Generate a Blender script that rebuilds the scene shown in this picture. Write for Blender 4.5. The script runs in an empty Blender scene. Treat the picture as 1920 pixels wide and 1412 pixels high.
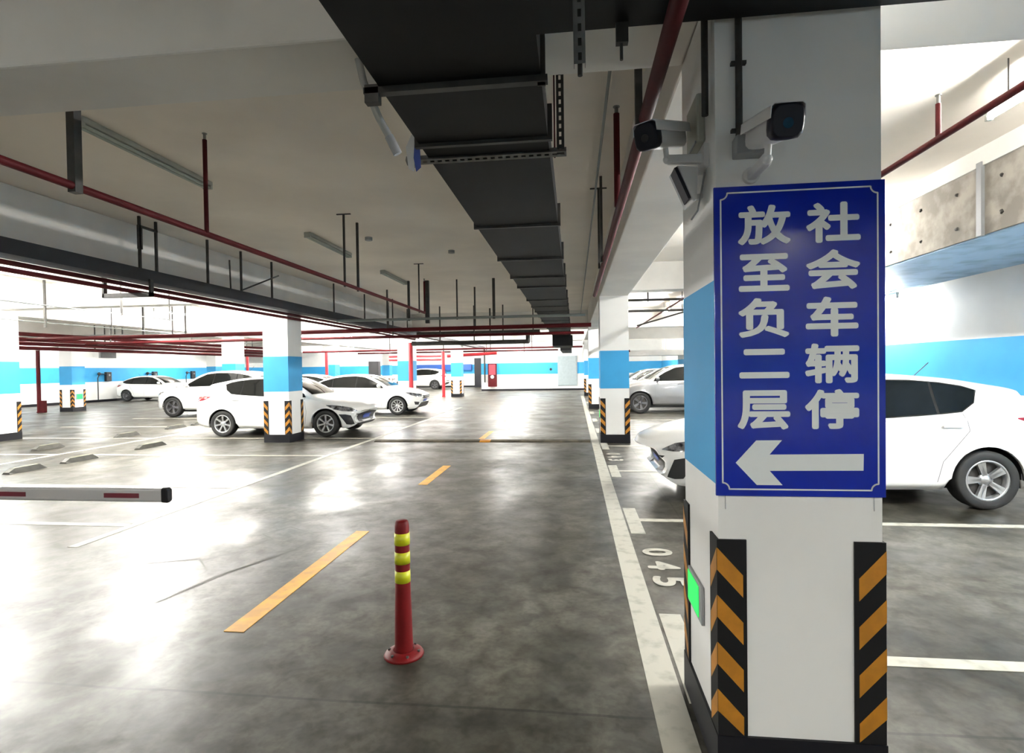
import bpy, math, random
from mathutils import Vector, Matrix
from mathutils.bvhtree import BVHTree
random.seed(7)
SC = bpy.context.scene
COL = SC.collection

# ------------------------------------------------------------------ camera
F_PX, YAW, PIT, ROLL, CAMH = 1022.7, .1138, .0161, -.0143, 1.595
cy_, sy_, cp_, sp_ = math.cos(YAW), math.sin(YAW), math.cos(PIT), math.sin(PIT)
fw = Vector((-sy_*cp_, cy_*cp_, -sp_)); rt0 = Vector((cy_, sy_, 0)); up0 = rt0.cross(fw)
rt = rt0*math.cos(ROLL) + up0*math.sin(ROLL); up = up0*math.cos(ROLL) - rt0*math.sin(ROLL)
cam = bpy.data.cameras.new('camera'); cam.sensor_width = 36; cam.lens = 36*F_PX/1920
cam.clip_start = .05; cam.clip_end = 300
co = bpy.data.objects.new('camera', cam); COL.objects.link(co); SC.camera = co
M = Matrix((rt, up, -fw)).transposed().to_4x4(); M.translation = (0, 0, CAMH); co.matrix_world = M

# ------------------------------------------------------------------ world, exposure
w = bpy.data.worlds.new('world'); SC.world = w; w.use_nodes = True
w.node_tree.nodes['Background'].inputs[0].default_value = (.8, .86, 1, 1)
w.node_tree.nodes['Background'].inputs[1].default_value = .05
SC.view_settings.view_transform = 'Standard'; SC.view_settings.look = 'None'
SC.view_settings.gamma = 1; SC.view_settings.use_curve_mapping = False
SC.view_settings.exposure = 1.6
TUBE = 380.0       # emission of the lit tubes over the side bays
TUBE_FILL = 190.0  # unseen tubes added behind the viewpoint to brighten the aisle

# ------------------------------------------------------------------ helpers
def tag(o, label=None, cat=None, group=None, kind=None):
    if label: o['label'] = label
    if cat: o['category'] = cat
    if group: o['group'] = group
    if kind: o['kind'] = kind
    return o
def empty(name, loc=(0, 0, 0), label=None, cat=None, group=None):
    o = bpy.data.objects.new(name, None); COL.objects.link(o); o.location = loc; o.empty_display_size = .1
    return tag(o, label, cat, group)

class MB:
    def __init__(s): s.v = []; s.f = []; s.m = []; s.sm = []
    def add(s, vs, fs, m=0, smooth=False):
        b = len(s.v); s.v += [tuple(v) for v in vs]
        for f in fs: s.f.append([b+i for i in f]); s.m.append(m); s.sm.append(smooth)
        return s
    def box(s, a, b, m=0):
        x0, y0, z0 = [min(p, q) for p, q in zip(a, b)]; x1, y1, z1 = [max(p, q) for p, q in zip(a, b)]
        return s.add([(x0,y0,z0),(x1,y0,z0),(x1,y1,z0),(x0,y1,z0),(x0,y0,z1),(x1,y0,z1),(x1,y1,z1),(x0,y1,z1)],
                     [(0,3,2,1),(4,5,6,7),(0,1,5,4),(1,2,6,5),(2,3,7,6),(3,0,4,7)], m)
    def obox(s, a, b, wx, wz, m=0, upv=(0,0,1)):
        """bar from a to b, width wx, height wz"""
        a = Vector(a); b = Vector(b); d = (b-a).normalized(); u = Vector(upv)
        if abs(d.dot(u)) > .98: u = Vector((0,1,0))
        r = d.cross(u).normalized(); u = r.cross(d)
        vs = [p + r*sx*wx/2 + u*sz*wz/2 for p in (a, b) for sx, sz in ((-1,-1),(1,-1),(1,1),(-1,1))]
        return s.add(vs, [(0,1,2,3),(7,6,5,4),(0,4,5,1),(1,5,6,2),(2,6,7,3),(3,7,4,0)], m)
    def cyl(s, a, b, r, r2=None, n=12, m=0, caps=True, smooth=True):
        a = Vector(a); b = Vector(b); d = (b-a).normalized(); r2 = r if r2 is None else r2
        u = Vector((0,0,1)) if abs(d.z) < .9 else Vector((1,0,0))
        p = d.cross(u).normalized(); q = d.cross(p)
        vs = []
        for c, rr in ((a, r), (b, r2)):
            for i in range(n):
                t = 2*math.pi*i/n; vs.append(c + (p*math.cos(t)+q*math.sin(t))*rr)
        s.add(vs, [(i, (i+1)%n, n+(i+1)%n, n+i) for i in range(n)], m, smooth)
        if caps: s.add(vs, [tuple(range(n-1,-1,-1)), tuple(range(n, 2*n))], m)
        return s
    def lathe(s, prof, c=(0,0,0), axis='z', n=24, m=0, close=False):
        """prof: list of (radius, height along axis)"""
        vs = []
        for r, h in prof:
            for i in range(n):
                t = 2*math.pi*i/n; a, b = r*math.cos(t), r*math.sin(t)
                p = {'z': (a, b, h), 'y': (a, h, b), 'x': (h, a, b)}[axis]
                vs.append((c[0]+p[0], c[1]+p[1], c[2]+p[2]))
        k = len(prof); fs = []
        for j in range(k-1+(1 if close else 0)):
            j2 = (j+1) % k
            for i in range(n): fs.append((j*n+i, j*n+(i+1)%n, j2*n+(i+1)%n, j2*n+i))
        return s.add(vs, fs, m, True)
    def prism(s, poly, z0, z1, m=0, mp=None):
        """poly in a plane, extruded; mp maps (a,b,h)->xyz"""
        mp = mp or (lambda a, b, h: (a, b, h)); n = len(poly)
        vs = [mp(a, b, z0) for a, b in poly] + [mp(a, b, z1) for a, b in poly]
        return s.add(vs, [tuple(range(n-1,-1,-1)), tuple(range(n, 2*n))] + [(i, (i+1)%n, n+(i+1)%n, n+i) for i in range(n)], m)
    def tube(s, pts, r, n=8, m=0):
        for a, b in zip(pts[:-1], pts[1:]): s.cyl(a, b, r, n=n, m=m)
        for p in pts[1:-1]: s.ball(p, r*1.02, m=m, n=n)
        return s
    def ball(s, c, r, m=0, n=8, sz=1):
        k = max(3, n//2)
        return s.lathe([(max(1e-4, r*math.sin(math.pi*i/k)), -r*sz*math.cos(math.pi*i/k)) for i in range(k+1)], c, 'z', n, m)
    def build(s, name, mats, parent=None, smooth=None, bevel=0, label=None):
        me = bpy.data.meshes.new(name); me.from_pydata(s.v, [], s.f)
        for mt in (mats if isinstance(mats, (list, tuple)) else [mats]): me.materials.append(mt)
        me.polygons.foreach_set('material_index', s.m)
        me.polygons.foreach_set('use_smooth', [smooth if smooth is not None else x for x in s.sm])
        me.update()
        o = bpy.data.objects.new(name, me); COL.objects.link(o)
        if parent: o.parent = parent
        if bevel:
            b = o.modifiers.new('bevel', 'BEVEL'); b.width = bevel; b.segments = 2; b.limit_method = 'ANGLE'
        if label: o['label'] = label
        return o

def copy_tree(o, parent=None):
    c = o.copy(); COL.objects.link(c)
    if parent: c.parent = parent
    for ch in list(o.children): copy_tree(ch, c)
    return c

def mat(name, col, rough=.5, metal=0, var=.06, scale=6, spec=.5, coat=0, bump=0, emit=None, es=0, rvar=0, col2=None, lo=.4, hi=.6):
    m = bpy.data.materials.new(name); m.use_nodes = True; nt = m.node_tree; b = nt.nodes['Principled BSDF']
    tc = nt.nodes.new('ShaderNodeTexCoord'); nz = nt.nodes.new('ShaderNodeTexNoise')
    nz.inputs['Scale'].default_value = scale; nz.inputs['Detail'].default_value = 6
    nt.links.new(tc.outputs['Object'], nz.inputs['Vector'])
    cr = nt.nodes.new('ShaderNodeValToRGB'); cr.color_ramp.elements[0].position = lo; cr.color_ramp.elements[1].position = hi
    c2 = col2 or tuple(max(0, c*(1-var)) for c in col)
    cr.color_ramp.elements[0].color = (*c2, 1); cr.color_ramp.elements[1].color = (*col, 1)
    nt.links.new(nz.outputs['Fac'], cr.inputs['Fac']); nt.links.new(cr.outputs['Color'], b.inputs['Base Color'])
    b.inputs['Roughness'].default_value = rough; b.inputs['Metallic'].default_value = metal
    b.inputs['Specular IOR Level'].default_value = spec; b.inputs['Coat Weight'].default_value = coat
    b.inputs['Coat Roughness'].default_value = .06
    if rvar:
        mr = nt.nodes.new('ShaderNodeMapRange'); mr.inputs['From Min'].default_value = .3; mr.inputs['From Max'].default_value = .7
        mr.inputs['To Min'].default_value = rough-rvar; mr.inputs['To Max'].default_value = rough+rvar
        nt.links.new(nz.outputs['Fac'], mr.inputs['Value']); nt.links.new(mr.outputs['Result'], b.inputs['Roughness'])
    if bump:
        bp = nt.nodes.new('ShaderNodeBump'); bp.inputs['Strength'].default_value = bump; bp.inputs['Distance'].default_value = .01
        nt.links.new(nz.outputs['Fac'], bp.inputs['Height']); nt.links.new(bp.outputs['Normal'], b.inputs['Normal'])
    if emit:
        b.inputs['Emission Color'].default_value = (*emit, 1); b.inputs['Emission Strength'].default_value = es
    return m

# ------------------------------------------------------------------ materials
WHITE = mat('white_wall_paint', (.82, .82, .80), .55, var=.05, scale=1.5)
BLUE = mat('sky_blue_wall_paint', (.030, .32, .64), .6, var=.06, scale=2)
CEIL = mat('ceiling_paint', (.90, .84, .755), .8, var=.1, scale=.7)
BEAM = mat('beam_paint', (.82, .80, .76), .75, var=.1, scale=1.1)
SKIRT = mat('black_skirting_paint', (.007, .007, .010), .5, spec=.25)
DARKSHEET = mat('dark_duct_sheet', (.006, .006, .0065), .6, var=.25, scale=3, spec=.2)
TRAY = mat('dark_cable_tray', (.016, .016, .022), .55, var=.2)
STEEL = mat('galvanised_steel', (.30, .30, .29), .45, .7, var=.25, scale=12)
DKSTEEL = mat('dark_steel', (.055, .052, .048), .5, .3, var=.3, scale=10)
REDP = mat('red_pipe_paint', (.075, .004, .006), .6, spec=.2, var=.2, scale=5)
REDB = mat('bright_red_paint', (.50, .02, .03), .4, var=.15, scale=5)
GREYP = mat('grey_pipe', (.22, .24, .23), .4, .3, var=.1)
RUB = mat('black_rubber', (.006, .006, .007), .6, spec=.25)
YEL = mat('amber_reflective_tape', (.46, .19, .012), .45, var=.15, scale=20)
LYEL = mat('lime_yellow_tape', (.50, .52, .008), .4, var=.1, scale=20)
BRED = mat('red_plastic_post', (.13, .003, .004), .5, spec=.25, var=.2, scale=8)
LINE = mat('white_floor_paint', (.44, .43, .37), .5, col2=(.30, .29, .245), scale=9, lo=.3, hi=.5)
YLINE = mat('yellow_floor_paint', (.80, .42, .04), .45, col2=(.6, .31, .05), scale=7)
SIGNB = mat('royal_blue_sign_film', (.004, .020, .36), .16, var=.12, scale=3)
SIGNW = mat('white_sign_letters', (.76, .80, .80), .4, var=.03)
CONC = mat('raw_concrete', (.36, .33, .29), .85, col2=(.22, .20, .175), scale=4, bump=.4)
BLUESOF = mat('pale_blue_soffit_paint', (.34, .50, .66), .6, col2=(.20, .32, .45), scale=3, lo=.35, hi=.55)
TIRE = mat('tyre_rubber', (.014, .014, .014), .75)
ALLOY = mat('alloy_wheel_silver', (.55, .56, .57), .3, .75, var=.05)
ALLOYD = mat('alloy_wheel_dark', (.16, .16, .17), .35, .7, var=.05)
CARW = mat('white_car_paint', (.80, .80, .78), .28, coat=.8, var=.01)
CARS = mat('silver_car_paint', (.23, .23, .235), .3, .55, coat=.8, var=.03)
CARL = mat('pale_silver_car_paint', (.5, .5, .5), .3, .3, coat=.8, var=.02)
TRIMB = mat('window_trim_black', (.004, .004, .004), .6, spec=.15)
GLASS = mat('tinted_car_glass', (.004, .005, .005), .06, spec=.3, var=.3, scale=2)
BLKP = mat('black_plastic', (.012, .012, .014), .4)
LAMP = mat('headlamp_lens', (.35, .36, .38), .1, .5, col2=(.05,.05,.06), scale=14, coat=1)
TAILR = mat('red_tail_lamp', (.30, .010, .015), .12, coat=1)
SEAM = mat('panel_gap', (.18, .18, .18), .7)
PLATE = mat('blue_licence_plate', (.02, .06, .35), .4)
CHROME = mat('chrome', (.7, .7, .7), .12, 1, var=.02)
CAMW = mat('camera_white_shell', (.66, .66, .66), .35, var=.03)
CAMB = mat('camera_black_glass', (.006, .006, .012), .4, spec=.25)
BOXG = mat('grey_junction_box', (.30, .31, .32), .5)
BEIGE = mat('beige_plastic_box', (.40, .40, .34), .6)
GREEN = mat('green_lit_panel', (.02, .5, .15), .4, emit=(.0, 1, .09), es=.26)
BOOM = mat('boom_aluminium', (.55, .54, .54), .35, .2, var=.04)
DKRED = mat('dark_red_reflector', (.16, .015, .03), .35)
DOORG = mat('grey_metal_door', (.36, .42, .44), .4, .2, var=.06)
TUBEOFF = mat('unlit_tube_glass', (.42, .47, .43), .25)
FIXT = mat('fixture_metal', (.40, .42, .39), .5, var=.1)
TUBEON = mat('lit_tube', (.9, .9, .9), .4, emit=(1, .985, .94), es=TUBE)
TUBEON3 = mat('lit_tube_right_bay', (.9, .9, .9), .4, emit=(1, .985, .94), es=TUBE*.42)
TUBEFILL = mat('added_fill_tube', (.9, .9, .9), .4, emit=(1, .97, .9), es=TUBE_FILL)
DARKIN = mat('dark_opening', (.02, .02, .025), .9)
STOPM = mat('wheel_stop_grey', (.05, .05, .042), .6, var=.3, scale=9)
STOPY = mat('wheel_stop_pale_top', (.22, .22, .15), .6, var=.3, scale=9)
SLEEVE = mat('pale_grey_sleeve', (.36, .36, .34), .6)

# floor: polished concrete with joints and stains
def floor_mat():
    m = bpy.data.materials.new('polished_concrete_floor'); m.use_nodes = True; nt = m.node_tree; b = nt.nodes['Principled BSDF']
    N = nt.nodes.new; L = nt.links.new
    tc = N('ShaderNodeTexCoord')
    def noise(sc, det=8, dist=0, vec=None):
        n = N('ShaderNodeTexNoise'); n.inputs['Scale'].default_value = sc; n.inputs['Detail'].default_value = det
        n.inputs['Distortion'].default_value = dist; L(vec or tc.outputs['Object'], n.inputs['Vector']); return n.outputs['Fac']
    def ramp(src, p0, c0, p1, c1):
        r = N('ShaderNodeValToRGB'); r.color_ramp.elements[0].position = p0; r.color_ramp.elements[1].position = p1
        r.color_ramp.elements[0].color = (*c0, 1); r.color_ramp.elements[1].color = (*c1, 1); L(src, r.inputs['Fac']); return r.outputs['Color']
    def mix(a, bb, typ, fac=1):
        x = N('ShaderNodeMix'); x.data_type = 'RGBA'; x.blend_type = typ; x.inputs[0].default_value = fac
        L(a, x.inputs[6]); L(bb, x.inputs[7]); return x.outputs[2]
    c = ramp(noise(.55, 9, .4), .32, (.054, .049, .037), .68, (.138, .132, .110))
    c = mix(c, ramp(noise(1.9, 13, .7), .38, (.35, .35, .31), .60, (1, 1, 1)), 'MULTIPLY', .8)
    c = mix(c, ramp(noise(6, 13, .5), .40, (.38, .37, .33), .58, (1, 1, 1)), 'MULTIPLY', .75)
    c = mix(c, ramp(noise(26, 9, .3), .38, (.60, .60, .57), .58, (1, 1, 1)), 'MULTIPLY', .8)
    sp = N('ShaderNodeMapRange'); L(noise(5, 12, .6), sp.inputs['Value']); sp.inputs['From Min'].default_value = .38; sp.inputs['From Max'].default_value = .62
    sp.inputs['To Min'].default_value = .30; sp.inputs['To Max'].default_value = .62; L(sp.outputs[0], b.inputs['Specular IOR Level'])
    sep = N('ShaderNodeSeparateXYZ'); L(tc.outputs['Object'], sep.inputs[0])
    def joint(out, off, per, wid, wob):
        a = N('ShaderNodeMath'); a.operation = 'ADD'; L(sep.outputs[out], a.inputs[0]); a.inputs[1].default_value = off
        nn = N('ShaderNodeMath'); nn.operation = 'MULTIPLY'; L(noise(1.2, 2), nn.inputs[0]); nn.inputs[1].default_value = wob
        s = N('ShaderNodeMath'); s.operation = 'ADD'; L(a.outputs[0], s.inputs[0]); L(nn.outputs[0], s.inputs[1])
        pp = N('ShaderNodeMath'); pp.operation = 'PINGPONG'; L(s.outputs[0], pp.inputs[0]); pp.inputs[1].default_value = per/2
        lt = N('ShaderNodeMath'); lt.operation = 'GREATER_THAN'; L(pp.outputs[0], lt.inputs[0]); lt.inputs[1].default_value = wid
        mx = N('ShaderNodeMapRange'); L(lt.outputs[0], mx.inputs['Value']); mx.inputs['To Min'].default_value = .45; mx.inputs['To Max'].default_value = 1
        cb = N('ShaderNodeCombineColor'); [L(mx.outputs[0], cb.inputs[i]) for i in range(3)]; return cb.outputs[0]
    c = mix(c, joint('Y', -2.52, 6.2, .009, .05), 'MULTIPLY')
    c = mix(c, joint('X', 4.9, 6.0, .007, .04), 'MULTIPLY')
    L(c, b.inputs['Base Color'])
    mr = N('ShaderNodeMapRange'); L(noise(1.1, 4, .3), mr.inputs['Value']); mr.inputs['From Min'].default_value = .35; mr.inputs['From Max'].default_value = .65
    mr.inputs['To Min'].default_value = .30; mr.inputs['To Max'].default_value = .48
    L(mr.outputs[0], b.inputs['Roughness']); pass
    bp = N('ShaderNodeBump'); bp.inputs['Strength'].default_value = .05; bp.inputs['Distance'].default_value = .004
    L(noise(9, 6), bp.inputs['Height']); L(bp.outputs['Normal'], b.inputs['Normal'])
    return m
FLOOR = floor_mat()

# ------------------------------------------------------------------ setting
CZ = 3.75; BZ = 3.05; XW = 5.85; XLW = -26.6; YB = 37.6; YB2 = 46.0; YN = -7.0
BT, BB = 1.92, 1.135
def struct(name, mb, mats, bevel=0): return tag(mb.build(name, mats, bevel=bevel), kind='structure')
floor = struct('floor', MB().box((XLW-.3, YN-.3, -.3), (XW+.3, YB2+6.3, 0)), FLOOR)
ceil = struct('ceiling', MB().box((XLW-.3, YN-.3, CZ), (XW+.3, YB2+6.3, CZ+.3)), CEIL)
def wall(name, p0, p1, thick_dir, h=CZ):
    """wall with a blue band; p0,p1 (x,y); thickness towards thick_dir, band proud 2 mm"""
    (x0, y0), (x1, y1) = p0, p1; tx, ty = thick_dir
    mb = MB().box((x0, y0, 0), (x1+tx*.3, y1+ty*.3, h), 0)
    o = struct(name, mb, [WHITE])
    MB().box((x0-tx*.003, y0-ty*.003, BB), (x1+tx*.02, y1+ty*.02, BT), 0).build('blue_band', BLUE, o)
    MB().box((x0-tx*.012, y0-ty*.012, 0), (x1+tx*.02, y1+ty*.02, .13), 0).build('skirting', SKIRT, o)
    return o
wall('wall_right', (XW, YN), (XW, YB2+6), (1, 0))
wall('wall_left', (XLW, YN), (XLW, YB2), (-1, 0))
wall('wall_front', (XLW, YN), (XW, YN), (0, -1))
wall('wall_back', (-6.45, YB), (XW, YB), (0, 1))
# far left part of the back wall, set further behind, with an opening
wb = wall('wall_back_far', (XLW, YB2), (-6.45, YB2), (0, 1))
# short return wall with dark doorway beside the back wall
rw = struct('wall_alcove', MB().box((-6.45, YB+.3, 0), (-6.15, YB2, CZ)), WHITE)
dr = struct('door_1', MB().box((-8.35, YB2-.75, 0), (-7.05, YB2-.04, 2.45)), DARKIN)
MB().box((-7.35, YB2-.85, .05), (-6.95, YB2-.76, 1.9)).build('door_leaf', WHITE, dr, label='white leaf standing half open')

# beams hang from the ceiling
NB = [1]
def beam(a, b, m=BEAM):
    NB[0] += 1; return struct(f'trim_{NB[0]}', MB().box(a, b), m, bevel=.012)
beam((.54, YN, BZ), (1.125, 36, CZ)); beam((-6.9, YN, BZ), (-6.32, 44, CZ)); beam((-14.3, YN, BZ), (-13.72, 44, CZ)); beam((-21.7, YN, BZ), (-21.12, 44, CZ))
for (xa, xb) in ((XLW, -21.7), (-21.12, -14.3), (-13.72, -6.9), (-6.32, .54), (1.125, XW)):
    beam((xa, 2.32, BZ), (xb, 2.76, CZ))
    if xa != -6.32: beam((xa, 11.6, BZ+.12), (xb, 12.0, CZ))
    beam((xa, 20.9, BZ), (xb, 21.35, CZ)); beam((xa, 30.2, BZ), (xb, 30.65, CZ))
# concrete beam and pale blue soffit along the right wall
cb = struct('trim_30', MB().box((4.12, 2.9, 2.87), (XW-.02, 20.8, 3.56)), CONC)
struct('trim_31', MB().box((4.10, 2.9, 3.56), (XW-.02, 20.8, CZ)), BEAM)
MB().box((4.14, 2.95, 2.855), (XW-.02, 20.7, 2.87)).build('painted_soffit', BLUESOF, cb)
hb = MB()
for y in [3.3+.62*i for i in range(24)]:
    for z in (3.02, 3.38): hb.cyl((4.121, y+.03*random.random(), z+.03*random.random()), (4.115, y, z), .018, n=8)
hb.build('form_tie_hole', DKSTEEL, cb)
for y in (4.9, 6.05): MB().box((4.085, y-.035, 2.86), (4.12, y+.035, 3.6)).build('cable_duct', BOXG, cb)

# ------------------------------------------------------------------ floor markings (parts of the floor)
def line(name, x0, y0, x1, y1, m=LINE): return MB().box((x0, y0, -.01), (x1, y1, .003)).build(name, m, floor)
line('lane_line', .345, -6, .50, 30)
for a, b in ((3.1, 5.16), (7.3, 8.75), (12.1, 13.6), (16.2, 17.9)): line('yellow_lane_dash', -2.16, a, -2.03, b, YLINE)
for y in (3.09, 5.73, 8.4, 11.05, 13.7, 16.4, 19, 21.7, 24.4):
    line('bay_corner_mark', .52, y-.47, .655, y+.47); line('bay_line', .656, y-.05, 5.7, y+.05)
line('bay_line', -4.66, 4.5, -4.56, 22)
for y in (5.2, 7.0, 9.7, 12.2, 14.8, 17.5, 20.2): line('bay_line', -9.6, y-.05, -4.67, y+.05)
line('bay_line', -10.25, 4, -10.15, 22)
for y in (9.7, 12.2, 14.8, 17.5): line('bay_line', -15.4, y-.05, -10.26, y+.05)

def text_mesh(s, bold=.0):
    c = bpy.data.curves.new('t', 'FONT'); c.body = s; c.offset = bold; c.resolution_u = 6
    o = bpy.data.objects.new('t', c); COL.objects.link(o)
    dg = bpy.context.evaluated_depsgraph_get()
    me = bpy.data.meshes.new_from_object(o.evaluated_get(dg))
    vs = [tuple(v.co) for v in me.vertices]; fs = [tuple(p.vertices) for p in me.polygons]
    bpy.data.objects.remove(o); bpy.data.curves.remove(c); bpy.data.meshes.remove(me)
    return vs, fs
def glyph(name, s, mp, W, H, m, parent, bold=.0, th=None):
    """text fitted to a W x H box centred at the origin of the mapping mp(a,b,h)"""
    vs, fs = text_mesh(s)
    x0 = min(v[0] for v in vs); x1 = max(v[0] for v in vs); y0 = min(v[1] for v in vs); y1 = max(v[1] for v in vs)
    q = [((v[0]-(x0+x1)/2)/(x1-x0)*W, (v[1]-(y0+y1)/2)/(y1-y0)*H) for v in vs]
    mb = MB(); sh = [(0, 0)] + ([(bold*math.cos(k*math.pi/4), bold*math.sin(k*math.pi/4)) for k in range(8)] if bold else [])
    W2, H2 = (W-2*bold)/W, (H-2*bold)/H
    for i, (da, db) in enumerate(sh): mb.add([mp(a*W2+da, b*H2+db, i*.00012) for a, b in q], fs)
    return mb.build(name, m, parent)
for k, d in enumerate('045'):
    glyph('painted_digit', d, lambda a, b, h, k=k: (.685+b, 4.74-.32*k-a, .004+h), .19, .25, LINE, floor, .012)
for k, d in enumerate('043'):
    glyph('painted_digit', d, lambda a, b, h, k=k: (.685+b, 10.02-.32*k-a, .004+h), .19, .25, LINE, floor, .012)
# scratches cut in the concrete
def scratch(pts, wd=.012):
    mb = MB()
    for (a, b), (c, d) in zip(pts[:-1], pts[1:]):
        n = Vector((-(d-b), c-a)).normalized()*wd/2
        mb.add([(a+n.x, b+n.y, .0015), (c+n.x, d+n.y, .0015), (c-n.x, d-n.y, .0015), (a-n.x, b-n.y, .0015)], [(0,3,2,1)])
    mb.build('floor_crack', mat('floor_crack', (.10, .10, .085), .6), floor)
scratch([(-2.9, 3.45), (-2.75, 4.0), (-2.5, 4.55), (-2.45, 5.0), (-2.9, 5.25), (-3.05, 5.0), (-2.85, 4.85)])
scratch([(-3.6, 4.15), (-3.2, 4.3), (-2.95, 4.05), (-2.95, 3.95)])
scratch([(-2.9, 3.45), (-2.8, 3.95), (-2.42, 4.75)], .008)

# ------------------------------------------------------------------ columns
def guard(parent, cx, cy, sx, sy, z0=.17, z1=.93, wd=.10, t=.009):
    """L-shaped rubber corner guard on the corner (cx,cy); sx,sy point away from the column"""
    mb = MB()
    mb.box((cx+sx*t, cy+sy*t, z0), (cx-sx*wd, cy, z1)); mb.box((cx+sx*t, cy, z0), (cx, cy-sy*wd, z1))
    pitch = (z1-z0-.03)/4; e = .0015
    for k in range(4):
        zt = z1-.03-k*pitch; hh = pitch*.47; dz = .105
        for leg in (0, 1):
            a0, a1 = 0, wd*.86
            pts = []
            for (a, z) in ((a0, zt), (a1, zt-dz), (a1, zt-dz-hh), (a0, zt-hh)):
                z = max(z0+.005, z)
                pts.append((cx-sx*a+(sx*(t) if a == 0 else 0), cy+sy*(t+e), z) if leg == 0 else (cx+sx*(t+e), cy-sy*a+(sy*t if a == 0 else 0), z))
            mb.add(pts, [(0,1,2,3), (3,2,1,0)][0:1], 1)
    return mb.build('corner_guard', [RUB, YEL], parent)
def column(x, y, label, w=.585, d=.62, sk=.175, h=BZ, g=True):
    r = empty('column', (0, 0, 0), label, 'column', 'painted concrete columns')
    MB().box((x, y, 0), (x+w, y+d, h)).build('shaft', WHITE, r)
    MB().box((x-.002, y-.002, BB), (x+w+.002, y+d+.002, BT)).build('blue_band', BLUE, r)
    MB().box((x-.012, y-.012, 0), (x+w+.012, y+d+.012, sk)).build('skirting', SKIRT, r)
    if g:
        for sx in (-1, 1):
            for sy in (-1, 1): guard(r, x if sx < 0 else x+w, y if sy < 0 else y+d, sx, sy, sk+.001)
    return r
rows = [2.15+9.33*j for j in range(6)]
column(.54, rows[0], 'large near white column with a blue direction sign and black base')
column(.54, rows[1], 'right-hand white column directly behind the speed hump end, blue band and striped corners')
column(.54, rows[2], 'white column peeking out behind the second right-hand column, blue band')
column(.54, rows[3], 'farthest sliver of white column in the right-hand row')
column(-6.9, rows[1], 'left white column standing in front of the white hatchback')
column(-6.9, rows[2], 'white column with a red pipe beside it behind the white fastback car')
column(-6.9, rows[3], 'slim distant white column between the red pipe frame and the dark doorway')
column(-14.3, rows[1]+.0, 'white column cut off by the left edge above the boom barrier')
column(-14.3, rows[2], 'white column rising behind the white crossover car')
column(-14.3, rows[3], 'distant white column seen just right of the near left column')
column(-14.3, rows[4], 'small far white column left of the red vertical pipe')
column(-21.7, rows[2], 'white column with a green lit panel near the left wall')
column(-21.7, rows[3], 'distant white column behind the front of the crossover roof')
column(-21.7, rows[4], 'far white column partly hidden by the near left column')

# green lit panels on columns
def evac(x, y0, y1, z0, z1, label, axis='x', s=-1):
    o = empty('evacuation_light', (0, 0, 0), label, 'sign light')
    if axis == 'x':
        MB().box((x, y0, z0), (x+s*.014, y1, z1)).build('housing', BOXG, o, bevel=.004)
        MB().box((x+s*.014, y0+.05, z0+.015), (x+s*.017, y1-.012, z1-.015)).build('lit_panel', GREEN, o)
    else:
        MB().box((y0, x, z0), (y1, x+s*.028, z1)).build('housing', BOXG, o, bevel=.004)
        MB().box((y0+.015, x+s*.028, z0+.015), (y1-.015, x+s*.031, z1-.015)).build('lit_panel', GREEN, o)
    return o
evac(.54, 2.385, 2.66, .48, .645, 'green lit panel low on the side of the big sign column')
evac(.54, 11.58, 11.9, .50, .68, 'small green lit panel on the second right-hand column')
evac(-21.115, 20.95, 21.3, .50, .75, 'green lit panel on the column by the left wall', 'x', 1)

# ------------------------------------------------------------------ the blue sign
sg = empty('direction_sign', (0, 0, 0), 'tall royal blue sign with white Chinese characters and left arrow on the near column', 'sign')
SX0, SX1, SZ0, SZ1, SY = .530, 1.132, 1.098, 2.262, 2.138
MB().box((SX0, SY, SZ0), (SX1, 2.149, SZ1)).build('sign_panel', SIGNB, sg, bevel=.001)
def sm(u, v):   # zoomed pixel of the sign -> sign plane coordinates (the panel spans 102..805 x 48..1365)
    # bilinear inverse of the panel's corners
    tl, tr, bl, br = (105, 50), (812, 16), (98, 1361), (800, 1375)
    s, t = .5, .5
    for _ in range(12):
        x = (1-s)*(1-t)*tl[0]+s*(1-t)*tr[0]+(1-s)*t*bl[0]+s*t*br[0]; y = (1-s)*(1-t)*tl[1]+s*(1-t)*tr[1]+(1-s)*t*bl[1]+s*t*br[1]
        s += (u-x)/705; t += (v-y)/1335
    return SX0+s*(SX1-SX0), SZ1-t*(SZ1-SZ0)
for chars, cs in (('社会车辆停', ((600,198),(597,398),(590,598),(588,797),(585,993))), ('放至负二层', ((315,208),(312,410),(308,602),(308,797),(303,995)))):
    for ch, (u, v) in zip(chars, cs):
        cx, cz = sm(u, v); Wd, Hd = .190, .148
        if ch == '二': Wd, Hd = .180, .110
        if ch == '至': Wd, Hd = .182, .140
        if ch in '车负': Wd = .184
        glyph('sign_character', ch, lambda a, b, h, cx=cx, cz=cz: (cx+a, SY-.0012-h, cz+b), Wd, Hd, SIGNW, sg, .0055)
ar = [sm(*p) for p in ((182,1220),(270,1125),(378,1125),(325,1186),(712,1186),(710,1258),(325,1256),(378,1318),(270,1316))]
mb = MB().add([(a, SY-.0015, b) for a, b in ar], [(0,3,1), (1,3,2), (0,6,3), (3,6,5,4), (0,8,6), (8,7,6)])
mb.build('arrow', SIGNW, sg)
# thin border with notched corners
bx0, bx1, bz0, bz1, nr = SX0+.024, SX1-.026, SZ0+.026, SZ1-.024, .024
pts = []
for (cx, cz, a0) in ((bx0, bz0, 90), (bx1, bz0, 180), (bx1, bz1, 270), (bx0, bz1, 0)):
    arc = []
    for k in range(7):
        t = math.radians(a0-90*k/6) if True else 0
        arc.append((cx+nr*math.cos(t), cz+nr*math.sin(t)))
    pts += arc if a0 != 90 else arc
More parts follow.
